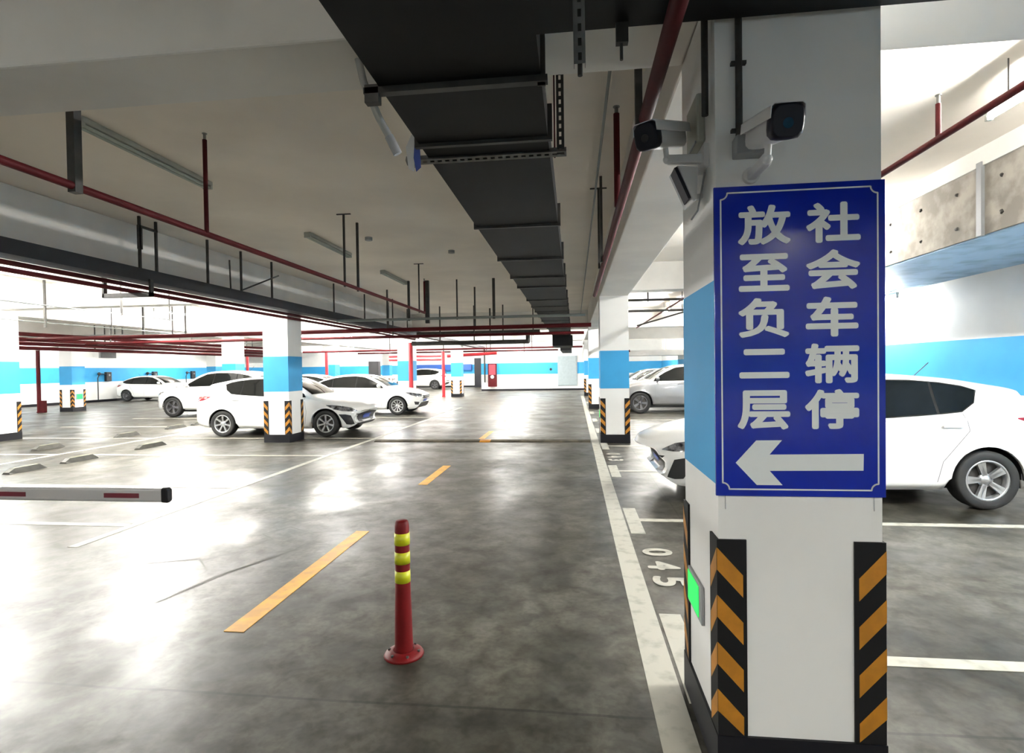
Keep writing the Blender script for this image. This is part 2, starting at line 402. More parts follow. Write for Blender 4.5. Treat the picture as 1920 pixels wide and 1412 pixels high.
# order: lower left (top->right), lower right (left->up), upper right, upper left
mb = MB(); n = len(pts)
for i in range(n):
    a, b = pts[i], pts[(i+1) % n]; d = Vector((b[0]-a[0], b[1]-a[1]))
    if d.length < 1e-6: continue
    d.normalize(); nn = Vector((-d.y, d.x))*.0028; d = d*.001
    mb.add([(a[0]-d.x+nn.x, SY-.0013, a[1]-d.y+nn.y), (b[0]+d.x+nn.x, SY-.0013, b[1]+d.y+nn.y), (b[0]+d.x-nn.x, SY-.0013, b[1]+d.y-nn.y), (a[0]-d.x-nn.x, SY-.0013, a[1]-d.y-nn.y)], [(0,1,2,3)])
mb.build('border_line', SIGNW, sg)
for x in (.565, 1.095): MB().cyl((x, 2.147, SZ0+.01), (x+.001, 2.147, 1.045), .0012, n=6).build('hanging_wire', BOXG, sg)

# ------------------------------------------------------------------ cctv cameras
def bullet(name, label, back, front, r, mount, parts_extra=None):
    """camera body from back to front with a visor, arm to the mount point"""
    o = empty(name, (0, 0, 0), label, 'security camera', None)
    B = Vector(back); Fv = Vector(front); d = (Fv-B).normalized()
    side = d.cross(Vector((0,0,1))).normalized(); u = side.cross(d)
    def ring(c, k, rr):
        sh = []
        for i in range(20):
            t = 2*math.pi*i/20; ca, sa = math.cos(t), math.sin(t)
            e = 4.0; q = (abs(ca)**e+abs(sa)**e)**(-1/e)
            sh.append(c + side*ca*q*rr*.95 + u*sa*q*rr)
        return sh
    L = (Fv-B).length
    def loft(rings, name, m, sub=None):
        mb = MB(); vs = [p for rg in rings for p in rg]; k = 20; fs = []
        for j in range(len(rings)-1): fs += [(j*k+i, j*k+(i+1)%k, (j+1)*k+(i+1)%k, (j+1)*k+i) for i in range(k)]
        mb.add(vs, fs, 0, True); mb.add(rings[0], [tuple(range(k))]); mb.add(rings[-1], [tuple(range(k-1,-1,-1))])
        return mb.build(name, m, o)
    loft([ring(B, 0, r*.80), ring(B+d*.012, 0, r*.95), ring(B+d*L*.85, 0, r)], 'camera_body', CAMW)
    loft([ring(B+d*L*.84, 0, r*1.10), ring(B+d*L*.97, 0, r*1.16), ring(Fv, 0, r*1.06), ring(Fv+d*.002, 0, r*.98)], 'front_glass', CAMB)
    mb = MB(); c = Fv+d*.0025-u*r*.15
    mb.lathe([(.001, 0), (r*.35, 0)], (0,0,0), 'z', 16)
    mb.v = [tuple(c + side*v[0] + u*v[1]) for v in mb.v]; mb.build('lens', GLASS, o)
    # sun visor
    mb = MB(); vs = []
    for t in (-.05, .98):
        for sx, uz in ((-1.15, .25), (-1.12, 1.0), (-.9, 1.2), (.9, 1.2), (1.12, 1.0), (1.15, .25)): vs.append(B + d*L*t + side*sx*r + u*uz*r)
    mb.add(vs, [(i, i+1, 7+i, 6+i) for i in range(5)], 0); vi = mb.build('sun_visor', CAMW, o)
    sl = vi.modifiers.new('solid', 'SOLIDIFY'); sl.thickness = .003
    Mt = Vector(mount); mid = B+d*L*.45-u*r
    kn = mid-u*.045
    MB().cyl(mid+u*.01, kn, .011, n=10).ball(kn, .017, n=12).build('swivel_joint', CAMW, o)
    a = MB(); a.obox(kn, Mt, .030, .036)
    a.build('mount_arm', CAMW, o, bevel=.006)
    return o, kn, Mt
c1, kn, mt = bullet('security_camera', 'white bullet camera with square black front above the blue sign', (.655, 2.045, 2.405), (.650, 1.74, 2.328), .045, (.665, 2.149, 2.30))
MB().cyl((.665, 2.130, 2.30), (.665, 2.15, 2.30), .03, n=20).build('wall_plate', CAMW, c1)
jb = empty('junction_box', (0, 0, 0), 'grey junction box and conduit rising beside the camera above the sign', 'junction box')
MB().box((.600, 2.085, 2.365), (.700, 2.15, 2.435)).build('box', BOXG, jb, bevel=.004)
MB().cyl((.622, 2.133, 2.435), (.622, 2.133, BZ), .0125, n=10).build('conduit', DKSTEEL, jb)
for z in (2.47, 2.72): MB().box((.595, 2.132, z-.006), (.650, 2.15, z+.006)).build('clip', DKSTEEL, jb)
c2, kn, mt = bullet('security_camera', 'white bullet camera on column side with its black front facing left', (.455, 2.42, 2.57), (.285, 2.19, 2.49), .045, (.539, 2.30, 2.43))
MB().box((.522, 2.25, 2.385), (.54, 2.36, 2.475)).build('wall_plate', CAMW, c2)
fl = empty('floodlight', (0, 0, 0), 'white angled floodlight with slim black face under the left-facing camera', 'floodlight')
mb = MB(); q = [(.410, 2.40, 2.40), (.470, 2.38, 2.245), (.485, 2.38, 2.255), (.495, 2.41, 2.395)]
mb.add([*q, *[(x+.01, y-.13, z) for x, y, z in q]], [(0,1,2,3), (7,6,5,4), (0,4,5,1), (1,5,6,2), (2,6,7,3), (3,7,4,0)]); mb.build('shell', CAMW, fl, bevel=.004)
mb = MB().obox((.413, 2.30, 2.388), (.467, 2.30, 2.262), .085, .012); mb.build('black_face', CAMB, fl)
MB().obox((.48, 2.37, 2.29), (.54, 2.37, 2.30), .03, .02).build('mount_arm', CAMW, fl)
MB().tube([(.538, 2.31, 2.38), (.525, 2.33, 2.29), (.52, 2.36, 2.24), (.50, 2.39, 2.21)], .004).build('cable', BOXG, fl)
bo = empty('control_box', (0, 0, 0), 'olive beige box on the left side of the sign column', 'control box')
MB().box((.505, 2.30, 2.50), (.54, 2.50, 2.70)).build('box', BEIGE, bo, bevel=.01)
MB().box((.500, 2.31, 2.50), (.506, 2.49, 2.51)).build('lid_edge', BOXG, bo)
cd = tag(MB().cyl((.515, 2.20, 2.56), (.515, 2.20, BZ), .013, n=10).build('conduit', DKSTEEL), 'dark vertical conduit above the beige box on the sign column', 'conduit')
tag(MB().cyl((.525, 2.26, 2.70), (.525, 2.26, BZ), .007, n=8).build('conduit', BOXG), 'thin grey conduit beside the dark one on the sign column', 'conduit')

# ------------------------------------------------------------------ bollard
bo = empty('bollard', (-.967, 2.94, 0), 'red flexible bollard with three yellow bands standing in the lane', 'bollard')
MB().lathe([(.001, .012), (.045, .014), (.055, .03), (.062, .03), (.105, .012), (.112, .0), (.001, 0)], n=32).build('base_flange', BRED, bo)
mb = MB().lathe([(.052, .02), (.050, .10), (.047, .22), (.043, .36), (.041, .48), (.040, .72), (.036, .745), (.03, .752), (.001, .753)], n=32); mb.build('post', BRED, bo)
for z0, z1 in ((.62, .685), (.515, .58), (.41, .475)): MB().lathe([(.0405, z0), (.0435, z0), (.0425, z1), (.040, z1)], n=32).build('reflective_band', LYEL, bo)
for k in range(6):
    t = k*math.pi/3; MB().cyl((.085*math.cos(t), .085*math.sin(t), .01), (.085*math.cos(t), .085*math.sin(t), .028), .008, n=6).build('bolt', DKSTEEL, bo)

# ------------------------------------------------------------------ boom barrier
bb = empty('boom_barrier', (-4.62, 3.0, 0), 'horizontal pale grey barrier arm with dark red stripes and black tip', 'barrier')
MB().box((-.17, .06, 0), (.17, .40, 1.02)).build('cabinet', YEL, bb, bevel=.015)
MB().cyl((0, -.03, .862), (0, .06, .862), .05, n=16).build('pivot', DKSTEEL, bb)
mb = MB(); prof = []
for (sy2, sz2) in ((-1, -1), (1, -1), (1, 1), (-1, 1)):
    for k in range(5):
        t = math.radians({(-1,-1): 180, (1,-1): 270, (1,1): 0, (-1,1): 90}[(sy2, sz2)] + k*22.5); prof.append((sy2*.006+.014*math.cos(t), sz2*.028+.014*math.sin(t)))
vs = [(x, a, .862+b) for x in (-.3, 2.17) for a, b in prof]; k = len(prof)
mb.add(vs, [(i, (i+1)%k, k+(i+1)%k, k+i) for i in range(k)], 0, False); mb.add(vs, [tuple(range(k))])
mb.build('arm', BOOM, bb)
vs = [(x, a*sc, .862+b*sc) for x, sc in ((2.165, 1.06), (2.195, 1.08), (2.205, .9)) for a, b in prof]
mb = MB().add(vs, [(j*k+i, j*k+(i+1)%k, (j+1)*k+(i+1)%k, (j+1)*k+i) for j in range(2) for i in range(k)]).add(vs[2*k:], [tuple(range(k-1,-1,-1))]).add(vs[:k], [tuple(range(k))])
mb.build('end_cap', RUB, bb)
for x in (-.15, .52, 1.05-.02, 1.845-.02-.0): pass
for xa, xb in ((-.12, .10), (.42, .64), (.96, 1.26), (1.79, 2.02)): MB().box((xa, -.0225, .846), (xb, -.0195, .874)).build('reflector_stripe', DKRED, bb)

# ------------------------------------------------------------------ speed hump
sh = empty('speed_hump', (0, 0, 0), 'low black and yellow rubber speed hump across the lane', 'speed hump')
mb = MB(); x = -4.4; i = 0
while x < .3:
    x2 = min(x+.235, .32)
    p = [(11.55, 0), (11.60, .025), (11.68, .038), (11.76, .038), (11.84, .025), (11.88, 0)]
    mb.prism(p, x, x2, 1 if i == 10 else 0, lambda a, b, h: (h, a, b)); x = x2; i += 1
mb.build('rubber_sections', [mat('worn_rubber', (.07, .058, .035), .7, var=.6), YEL], sh)

# ------------------------------------------------------------------ wheel stops
def stop(x, y0, y1, label):
    o = empty('wheel_stop', (x, (y0+y1)/2, 0), label, 'wheel stop', 'rubber wheel stops on the left bays')
    L = (y1-y0)/2
    mb = MB(); vs = []
    for y, s in ((-L, .35), (-L+.1, 1), (L-.1, 1), (L, .35)):
        for a, b in ((-.075, 0), (-.045, .085), (.045, .085), (.075, 0)): vs.append((a, y, b*s))
    fs = [(j*4+i, j*4+i+1, j*4+5+i, j*4+4+i) for j in range(3) for i in range(3)] + [(3,2,1,0), (12,13,14,15)]
    mb.add(vs, fs); mb.build('stop_body', STOPM, o)
    MB().box((-.035, -L+.14, .084), (.035, L-.12, .088)).build('reflective_strip', STOPY, o)
stop(-9.05, 7.72, 8.34, 'nearest wheel stop, at the left edge just behind the boom barrier')
stop(-9.05, 8.70, 9.36, 'second wheel stop of the nearer row, right of the nearest one')
stop(-9.05, 10.36, 11.10, 'wheel stop of the nearer row closest to the white hatchback')
stop(-11.28, 10.20, 10.84, 'leftmost wheel stop of the farther row beside the left edge column')
stop(-11.28, 12.25, 12.95, 'second wheel stop of the farther row')
stop(-11.4, 14.10, 14.82, 'third wheel stop of the farther row, left of the hatchback tail')
stop(-11.4, 15.15, 15.85, 'farthest wheel stop, right behind the tail of the white hatchback')

# ------------------------------------------------------------------ cars
def pchip(pts, x):
    xs = [p[0] for p in pts]; ys = [p[1] for p in pts]; n = len(xs)
    if x <= xs[0]: return ys[0]
    if x >= xs[-1]: return ys[-1]
    d = [(ys[i+1]-ys[i])/(xs[i+1]-xs[i]) for i in range(n-1)]
    def sl(i):
        if i == 0: return d[0]
        if i == n-1: return d[-1]
        if d[i-1]*d[i] <= 0: return 0
        h0, h1 = xs[i]-xs[i-1], xs[i+1]-xs[i]; w1, w2 = 2*h1+h0, h1+2*h0
        return (w1+w2)/(w1/d[i-1]+w2/d[i])
    for i in range(n-1):
        if x <= xs[i+1]:
            h = xs[i+1]-xs[i]; t = (x-xs[i])/h; m0, m1 = sl(i)*h, sl(i+1)*h
            return (2*t**3-3*t*t+1)*ys[i]+(t**3-2*t*t+t)*m0+(-2*t**3+3*t*t)*ys[i+1]+(t**3-t*t)*m1
def catmull(P, sub):
    out = []; n = len(P)
    for i in range(n-1):
        p0 = P[max(0, i-1)]; p1 = P[i]; p2 = P[i+1]; p3 = P[min(n-1, i+2)]
        for k in range(sub):
            t = k/sub
            out.append(tuple(.5*((2*b)+(-a+c)*t+(2*a-5*b+4*c-d)*t*t+(-a+3*b-3*c+d)*t**3) for a, b, c, d in zip(p0, p1, p2, p3)))
    out.append(P[-1]); return out

HATCH = dict(L=4.46, W=.8775, rt=.316, fx=.90, rx=3.55, arch=.365,
    top=[(0,.63),(.04,.70),(.15,.755),(.45,.85),(.85,.925),(1.12,.985),(1.5,1.19),(1.9,1.375),(2.3,1.452),(2.75,1.465),(3.3,1.425),(3.75,1.35),(4.0,1.30),(4.04,1.285),(4.08,1.20),(4.30,1.06),(4.39,.97),(4.44,.84),(4.46,.64)],
    bot=[(0,.31),(.04,.235),(.12,.20),(.5,.19),(4.0,.22),(4.3,.27),(4.43,.36),(4.46,.45)],
    wid=[(0,.66),(.04,.74),(.12,.79),(.4,.845),(.9,.874),(3.4,.876),(3.9,.865),(4.2,.83),(4.38,.78),(4.46,.64)],
    sho=[(0,.50),(.04,.60),(.15,.66),(.5,.76),(1.1,.88),(2,.93),(3.2,.985),(3.9,1.01),(4.2,.96),(4.4,.80),(4.46,.55)],
    bow=[(0,.42),(.4,.24),(1.1,.20),(1.8,.12),(2.5,.02),(3.5,-.04),(4.0,-.10),(4.46,-.26)],
    win_t=[(1.50,1.03),(1.80,1.20),(2.15,1.345),(2.5,1.39),(2.9,1.38),(3.2,1.35),(3.42,1.31),(3.53,1.275)],
    win_b=[(1.42,.955),(1.8,.968),(2.15,.978),(2.5,.99),(2.9,1.015),(3.15,1.035),(3.34,1.055),(3.49,1.15)],
    pil=[2.36, 3.10], pilw=.03, wsh=(1.22,2.02), rw=(4.10,4.30), seamx=3.34, handle=[(2.2,.86),(3.2,.90)], face='smile')
def stretch(S, d, x0=.3):
    S = dict(S)
    for k in ('top','bot','wid','sho','bow','win_t','win_b','handle'): S[k] = [(x+d if x > x0 else x, v) for x, v in S[k]]
    for k in ('pil','wsh','rw'): S[k] = [x+d for x in S[k]]
    for k in ('L','fx','rx','seamx'): S[k] += d
    return S
HATCH0 = HATCH; HATCH = stretch(dict(HATCH, bow=[(0,.62),(.4,.38),(1.1,.22),(1.8,.12),(2.5,.02),(3.5,-.04),(4.0,-.07),(4.46,-.18)]), .05)
FAST = dict(HATCH0, L=4.50, rx=3.60,
    top=[(0,.62),(.04,.70),(.15,.76),(.45,.86),(.85,.94),(1.15,1.0),(1.5,1.18),(1.95,1.36),(2.3,1.43),(2.7,1.445),(3.1,1.42),(3.5,1.34),(3.9,1.20),(4.2,1.07),(4.36,.99),(4.46,.85),(4.50,.65)],
    bot=[(0,.42),(.04,.27),(.12,.21),(.5,.19),(4.0,.22),(4.3,.27),(4.47,.36),(4.50,.45)],
    wid=[(0,.60),(.04,.72),(.12,.79),(.4,.845),(.9,.874),(3.4,.876),(3.9,.865),(4.2,.83),(4.42,.78),(4.5,.64)],
    sho=[(0,.50),(.04,.60),(.15,.66),(.5,.76),(1.1,.88),(2,.92),(3.2,.95),(3.9,.97),(4.2,.94),(4.42,.80),(4.5,.55)],
    bow=[(0,.42),(.4,.24),(1.1,.20),(1.8,.12),(2.5,.02),(3.5,-.04),(4.0,-.10),(4.5,-.26)],
    win_t=[(1.52,1.03),(1.85,1.20),(2.15,1.315),(2.5,1.355),(2.9,1.345),(3.3,1.29),(3.65,1.20),(3.86,1.11)],
    win_b=[(1.42,.955),(1.8,.96),(2.15,.965),(2.5,.97),(2.9,.98),(3.3,.985),(3.6,1.0),(3.84,1.05)], wsh=(1.22,2.05), rw=(3.55,4.15), pil=[2.42, 3.3], seamx=3.35, handle=[(2.25,.86),(3.15,.90)], face='plain')
SUV = dict(HATCH0, L=4.55, W=.91, rt=.352, fx=.92, rx=3.62, arch=.405,
    top=[(0,.72),(.04,.84),(.12,.90),(.4,.99),(.85,1.07),(1.1,1.12),(1.45,1.33),(1.85,1.53),(2.2,1.615),(2.7,1.64),(3.3,1.62),(3.8,1.56),(4.05,1.50),(4.2,1.38),(4.36,1.15),(4.47,1.02),(4.52,.90),(4.55,.70)],
    bot=[(0,.50),(.04,.34),(.12,.28),(.5,.25),(4.0,.26),(4.3,.32),(4.5,.42),(4.55,.52)],
    wid=[(0,.62),(.04,.75),(.12,.82),(.4,.88),(.9,.905),(3.4,.908),(3.9,.90),(4.25,.87),(4.45,.82),(4.55,.68)],
    sho=[(0,.62),(.04,.74),(.15,.80),(.5,.92),(1.1,1.02),(2,1.05),(3.2,1.10),(3.9,1.12),(4.2,1.08),(4.46,.92),(4.55,.65)],
    bow=[(0,.40),(.4,.24),(1.1,.20),(1.8,.12),(2.5,.02),(3.5,-.04),(4.0,-.10),(4.55,-.24)],
    win_t=[(1.46,1.17),(1.75,1.34),(2.1,1.50),(2.5,1.545),(3.0,1.54),(3.4,1.50),(3.75,1.43),(3.95,1.36)],
    win_b=[(1.38,1.085),(1.8,1.095),(2.1,1.10),(2.5,1.11),(3.0,1.125),(3.4,1.14),(3.7,1.18),(3.9,1.28)], wsh=(1.18,1.95), rw=(4.14,4.34), pil=[2.42, 3.3], seamx=3.35,
    handle=[(2.25,.98),(3.15,1.02)], face='plain')

def make_car(name, label, spec, paint, rim='five', rimm=None, plate=True, antenna=True):
    S = spec; L, W = S['L'], S['W']; root = empty(name, (0,0,0), label, 'car')
    P = 2.5
    def bow(x, y): return pchip(S['bow'], x)*min(1.15, (abs(y)/W))**P
    xs = set([0, .01, .025, .04, .07, .1])
    x = .1
    while x < L-.12: xs.add(round(x, 4)); x += .062
    xs |= {L-.12, L-.08, L-.05, L-.03, L-.015, L-.005, L}
    # stations where the arch begins and ends
    for cxw in (S['fx'], S['rx']):
        for k in range(15):
            xt = cxw + S['arch']*math.cos(math.pi*k/14)*.9995
            a, b = xt-.6, xt+.6
            for _ in range(40):
                mid = (a+b)/2
                if mid+bow(mid, W*.99) < xt: a = mid
                else: b = mid
            xs.add(round((a+b)/2, 5))
    xs = sorted(xs); f = [xs[0]]
    for x in xs[1:]:
        if x-f[-1] > .004: f.append(x)
    xs = f; rings = []
    for x in xs:
        zt = pchip(S['top'], x); zb = pchip(S['bot'], x); w = pchip(S['wid'], x)*W/.8775 if S['W'] < .9 else pchip(S['wid'], x)
        zs = min(pchip(S['sho'], x), zt-.02); zre = max(zs+.012, zt-.075)
        wr = w*.885-.46*max(0, zre-zs-.03)
        zc = zb+(zs-zb)*.42; low = min(zb+.10, zb+(zs-zb)*.2)
        pts = [(w*.90, zb), (w*.965, zb+(low-zb)*.5), (w*.985, low), (w*.995, zc*.55+low*.45), (w, zc), (w*.985, zc+(zs-zc)*.6), (w*.962, zs-.02), (w*.925, zs+.006),
               ((w*.90+wr)/2+.008, (zs+zre)/2), (wr+.004, zre), (wr*.93, zre+(zt-zre)*.62), (wr*.72, zt-(zt-zre)*.14), (wr*.38, zt-.006), (0, zt)]
        c = catmull(pts, 3)
        xp = x+bow(x, W*.99); za = -1
        for cxw in (S['fx'], S['rx']):
            if abs(xp-cxw) < S['arch']: za = S['rt']+math.sqrt(S['arch']**2-(xp-cxw)**2)
        ring = []
        for y, z in c:
            xq = x+bow(x, y); z2 = z
            for cxw in (S['fx'], S['rx']):
                if z < zs and abs(xq-cxw) < S['arch']: z2 = max(z2, S['rt']+math.sqrt(S['arch']**2-(xq-cxw)**2))
            ring.append((x+bow(x, y), y, z2))
        rings.append(ring)
    K = len(rings[0]); mb = MB(); full = []
    for ring in rings:
        full.append([(a, -b, c) for a, b, c in ring] + [(a, b, c) for a, b, c in reversed(ring[:-1])])
    KK = len(full[0]); vs = [p for r_ in full for p in r_]
    fs = [(j*KK+i, j*KK+i+1, (j+1)*KK+i+1, (j+1)*KK+i) for j in range(len(full)-1) for i in range(KK-1)]
    mb.add(vs, fs, 0, True)
    # end faces
    for r_, rev in ((full[0], False), (full[-1], True)):
        n = len(r_); idx = list(range(n))
        q = [(i, i+1, n-2-i, n-1-i) for i in range((n-1)//2)]
        mb.add(r_, [t if rev else t[::-1] for t in q], 0, True)
    body = mb.build('body_shell', paint, root)
    bvh = BVHTree.FromPolygons(mb.v, mb.f)
    # underbody, dark, following the lower edge
    ub = MB(); vs = []
    for r_ in rings:
        a, b, c = r_[0]; zc = c-.004
        vs += [(a, -b+.02, c-.001), (a, b-.02, c-.001)]
    ub.add(vs, [(2*j, 2*j+1, 2*j+3, 2*j+2) for j in range(len(rings)-1)])
    ub.box((.75, -W*.62, .17), (L-.6, W*.62, .30)); ub.build('underbody', BLKP, root)

    def cast(a, z, th, mode='h'):
        if mode == 'top':   # a = x, z = y
            o = Vector((a, z, 4)); d = Vector((0, 0, -1))
        else:
            d = Vector((math.cos(th), math.sin(th), 0)); h = Vector((-math.sin(th), math.cos(th), 0)); o = h*a-d*6+Vector((0, 0, z))
        loc, nor, i, dist = bvh.ray_cast(o, d)
        if loc is None: return None
        if nor.dot(d) > 0: nor = -nor
        return loc, nor
    def patch(name, t, b, m, th=math.pi/2, off=.004, N=28, R=6, mirror=True, mode='h', both=True):
        def res(pl, k):
            ds = [0]
            for p, q in zip(pl[:-1], pl[1:]): ds.append(ds[-1]+math.hypot(q[0]-p[0], q[1]-p[1]))
            tt = ds[-1]*k/N
            for i in range(len(pl)-1):
                if tt <= ds[i+1]+1e-9:
                    s = (tt-ds[i])/max(1e-9, ds[i+1]-ds[i]); return (pl[i][0]+(pl[i+1][0]-pl[i][0])*s, pl[i][1]+(pl[i+1][1]-pl[i][1])*s)
            return pl[-1]
        g = []
        for k in range(N+1):
            A, B = res(t, k), res(b, k)
            for j in range(R+1):
                s = j/R; h = cast(A[0]+(B[0]-A[0])*s, A[1]+(B[1]-A[1])*s, th, mode)
                g.append(None if h is None else tuple(h[0]+h[1]*off))
        vs = [v or (0,0,0) for v in g]
        fs = [q for q in ((k*(R+1)+j, k*(R+1)+j+1, (k+1)*(R+1)+j+1, (k+1)*(R+1)+j) for k in range(N) for j in range(R)) if all(g[i] for i in q)]
        used = sorted({i for q in fs for i in q}); mp = {i: n for n, i in enumerate(used)}
        for s in ((1, -1) if mirror else (1,)):
            MB().add([(vs[i][0], vs[i][1]*s, vs[i][2]) for i in used], [tuple(mp[i] for i in (q if s > 0 else q[::-1])) for q in fs], 0, True).build(name, m, root)
    SD = math.pi/2  # side view: a = -x
    neg = lambda pl: [(-x, z) for x, z in pl]
    def clip(pl, x0, x1):
        return [(x0, pchip(pl, x0))]+[p for p in pl if x0+.02 < p[0] < x1-.02]+[(x1, pchip(pl, x1))]
    cuts = [S['win_t'][0][0]]+S['pil']+[S['win_t'][-1][0]]
    tpl, bpl = S['win_t'], S['win_b']
    # black window surround then panes
    patch('window_surround', neg([(tpl[0][0]-.03, tpl[0][1]-.01)]+[(x, z+.014) for x, z in tpl[1:-1]]+[(tpl[-1][0]+.02, tpl[-1][1])]), neg([(x, z-.012) for x, z in bpl]), TRIMB, SD, .005, N=60, R=10)
    for i in range(len(cuts)-1):
        x0 = cuts[i]+(S['pilw']/2 if i else .0); x1 = cuts[i+1]-(S['pilw']/2 if i < len(cuts)-2 else .0)
        b0 = x0 if i else bpl[0][0]; b1 = x1 if i < len(cuts)-2 else bpl[-1][0]
        patch('side_window', neg(clip(tpl, x0, x1)), neg(clip(bpl, b0, b1)), GLASS, SD, .008, N=24)
    # windscreen and rear glass, from above
    wx0, wx1 = S['wsh']
    ys = [-.66+1.32*i/12 for i in range(13)]; wr_ = .52/.66
    patch('windscreen', [(wx0+bow(wx0, y), y) for y in ys], [(wx1+bow(wx1, y*wr_)-.02, y*wr_) for y in ys], GLASS, mode='top', off=.005, mirror=False, N=24, R=10)
    rx0, rx1 = S['rw']
    patch('rear_window', [(rx1+bow(rx1, y), y) for y in ys], [(rx0+bow(rx0, y*.85), y*.85) for y in ys], GLASS, mode='top', off=.005, mirror=False, N=24, R=8)
    z0 = .12 if S is SUV else 0
    # head lamps (45 degrees)
    hz = z0
    if S['face'] == 'smile':
        patch('headlight', [(-.60,.61),(-.75,.69),(-.95,.73),(-1.12,.755),(-1.25,.76)], [(-.60,.60),(-.75,.595),(-.95,.61),(-1.12,.66),(-1.25,.75)], LAMP, math.pi/4, .005, N=20)
        patch('grille', [(-.63,.535),(-.3,.56),(0,.575),(.3,.56),(.63,.535)], [(-.47,.33),(-.2,.305),(0,.30),(.2,.305),(.47,.33)], BLKP, 0, .005, mirror=False)
        patch('fog_lamp_recess', [(-.76,.50),(-.88,.53),(-1.02,.535)], [(-.67,.29),(-.76,.275),(-.86,.29)], BLKP, math.pi/4, .005, N=12)
        patch('bumper_slot', [(-.35,.235),(-.6,.24)], [(-.35,.222),(-.6,.222)], BLKP, math.pi/4, .004, N=8, R=1)
        patch('badge_slot', [(-.09,.62),(0,.635),(.09,.62)], [(-.09,.60),(0,.585),(.09,.60)], CHROME, 0, .006, mirror=False, N=8, R=3)
        patch('licence_plate', [(-.22,.52),(.22,.52)], [(-.22,.40),(.22,.40)], PLATE, 0, .02, mirror=False, N=6, R=2)
    else:
        patch('headlight', [(-.42,.70+hz),(-.62,.735+hz),(-.85,.775+hz),(-.98,.78+hz)], [(-.42,.63+hz),(-.62,.62+hz),(-.85,.68+hz),(-.98,.77+hz)], LAMP, math.pi/4, .005, N=20)
        patch('grille', [(-.46,.66+hz),(0,.68+hz),(.46,.66+hz)], [(-.40,.56+hz),(0,.54+hz),(.40,.56+hz)], BLKP, 0, .005, mirror=False)
        patch('lower_grille', [(-.45,.44+hz),(0,.45+hz),(.45,.44+hz)], [(-.40,.30+hz),(0,.29+hz),(.40,.30+hz)], BLKP, 0, .005, mirror=False)
        patch('fog_lamp_recess', [(-.55,.44+hz),(-.75,.46+hz)], [(-.58,.34+hz),(-.72,.35+hz)], BLKP, math.pi/4, .005, N=8)
        patch('licence_plate', [(-.22,.53+hz),(.22,.53+hz)], [(-.22,.43+hz),(.22,.43+hz)], PLATE, 0, .02, mirror=False, N=6, R=2)
    # tail lamps: pointed strip on the rear corner
    rh = z0 if S is SUV else (0 if S['face'] == 'smile' else -.07)
    patch('tail_light', [(-(L-.61),.985+rh),(-(L-.35),1.0+rh),(-(L-.12),.96+rh)], [(-(L-.61),.975+rh),(-(L-.42),.90+rh),(-(L-.12),.84+rh)], TAILR, SD, .005, N=12)
    # seams
    def seam(pl, wd=.007, nm='door_seam'):
        for (a, b), (c, d) in zip(pl[:-1], pl[1:]):
            n = Vector((-(d-b), c-a)).normalized()*wd/2
            patch(nm, [(-(a+n.x), b+n.y), (-(c+n.x), d+n.y)], [(-(a-n.x), b-n.y), (-(c-n.x), d-n.y)], SEAM, SD, .0015, N=8, R=1)
    zb0 = .30+z0
    seam([(bpl[0][0]+.02, bpl[0][1]-.02), (1.42, .60), (1.46, zb0)])
    seam([(S['pil'][0]+.05, bpl[3][1]-.02), (S['pil'][0]+.06, zb0)])
    seam([(S['seamx'], bpl[4][1]+.02), (S['seamx']+.03, .85), (S['rx']-S['arch']-.09, .52+z0), (S['rx']-S['arch']-.14, zb0)])
    for (hx, hz_) in S['handle']:
        h = cast(-hx, hz_, SD)
        if h:
            for s in (1, -1):
                y = h[0].y
                MB().box((hx-.10, s*(y-.028), hz_-.014), (hx+.10, s*(y-.012), hz_+.014)).box((hx-.10, s*(y-.02), hz_-.01), (hx-.085, s*y, hz_+.01)).box((hx+.085, s*(y-.02), hz_-.01), (hx+.10, s*y, hz_+.01)).build('door_handle', paint, root, bevel=.005)
    # mirrors
    mx, mz = bpl[0][0]+.12, bpl[0][1]+.02
    h = cast(-mx, mz-.03, SD)
    for s in (1, -1):
        y = h[0].y; m_ = MB()
        m_.ball((mx, s*(y-.13), mz+.055), .085, n=16, sz=.85)
        m_.v = [((v[0]-mx)*.75+mx, (v[1]-s*(y-.13))*1.25+s*(y-.13), v[2]) for v in m_.v]
        m_.obox((mx, s*y, mz-.01), (mx, s*(y-.10), mz+.025), .06, .03)
        o = m_.build('wing_mirror', paint if S['face'] != 'dark' else BLKP, root)
    if antenna:
        h = cast(3.35, 0, 0, 'top')
        MB().cyl((3.35, 0, h[0].z-.004), (3.52, 0, h[0].z+.16), .005, n=6).ball((3.35, 0, h[0].z), .02, n=8, sz=.5).build('antenna', BLKP, root)
    # wheels
    r = S['rt']; rr = r*.68
    def wheel_mb():
        t = MB().lathe([(rr, .095), (rr+.012, .107), (r*.93, .112), (r*.975, .10), (r, .075), (r, -.075), (r*.975, -.10), (r*.93, -.112), (rr+.012, -.107), (rr, -.095)], (0,0,0), 'y', 40, close=True)
        return t
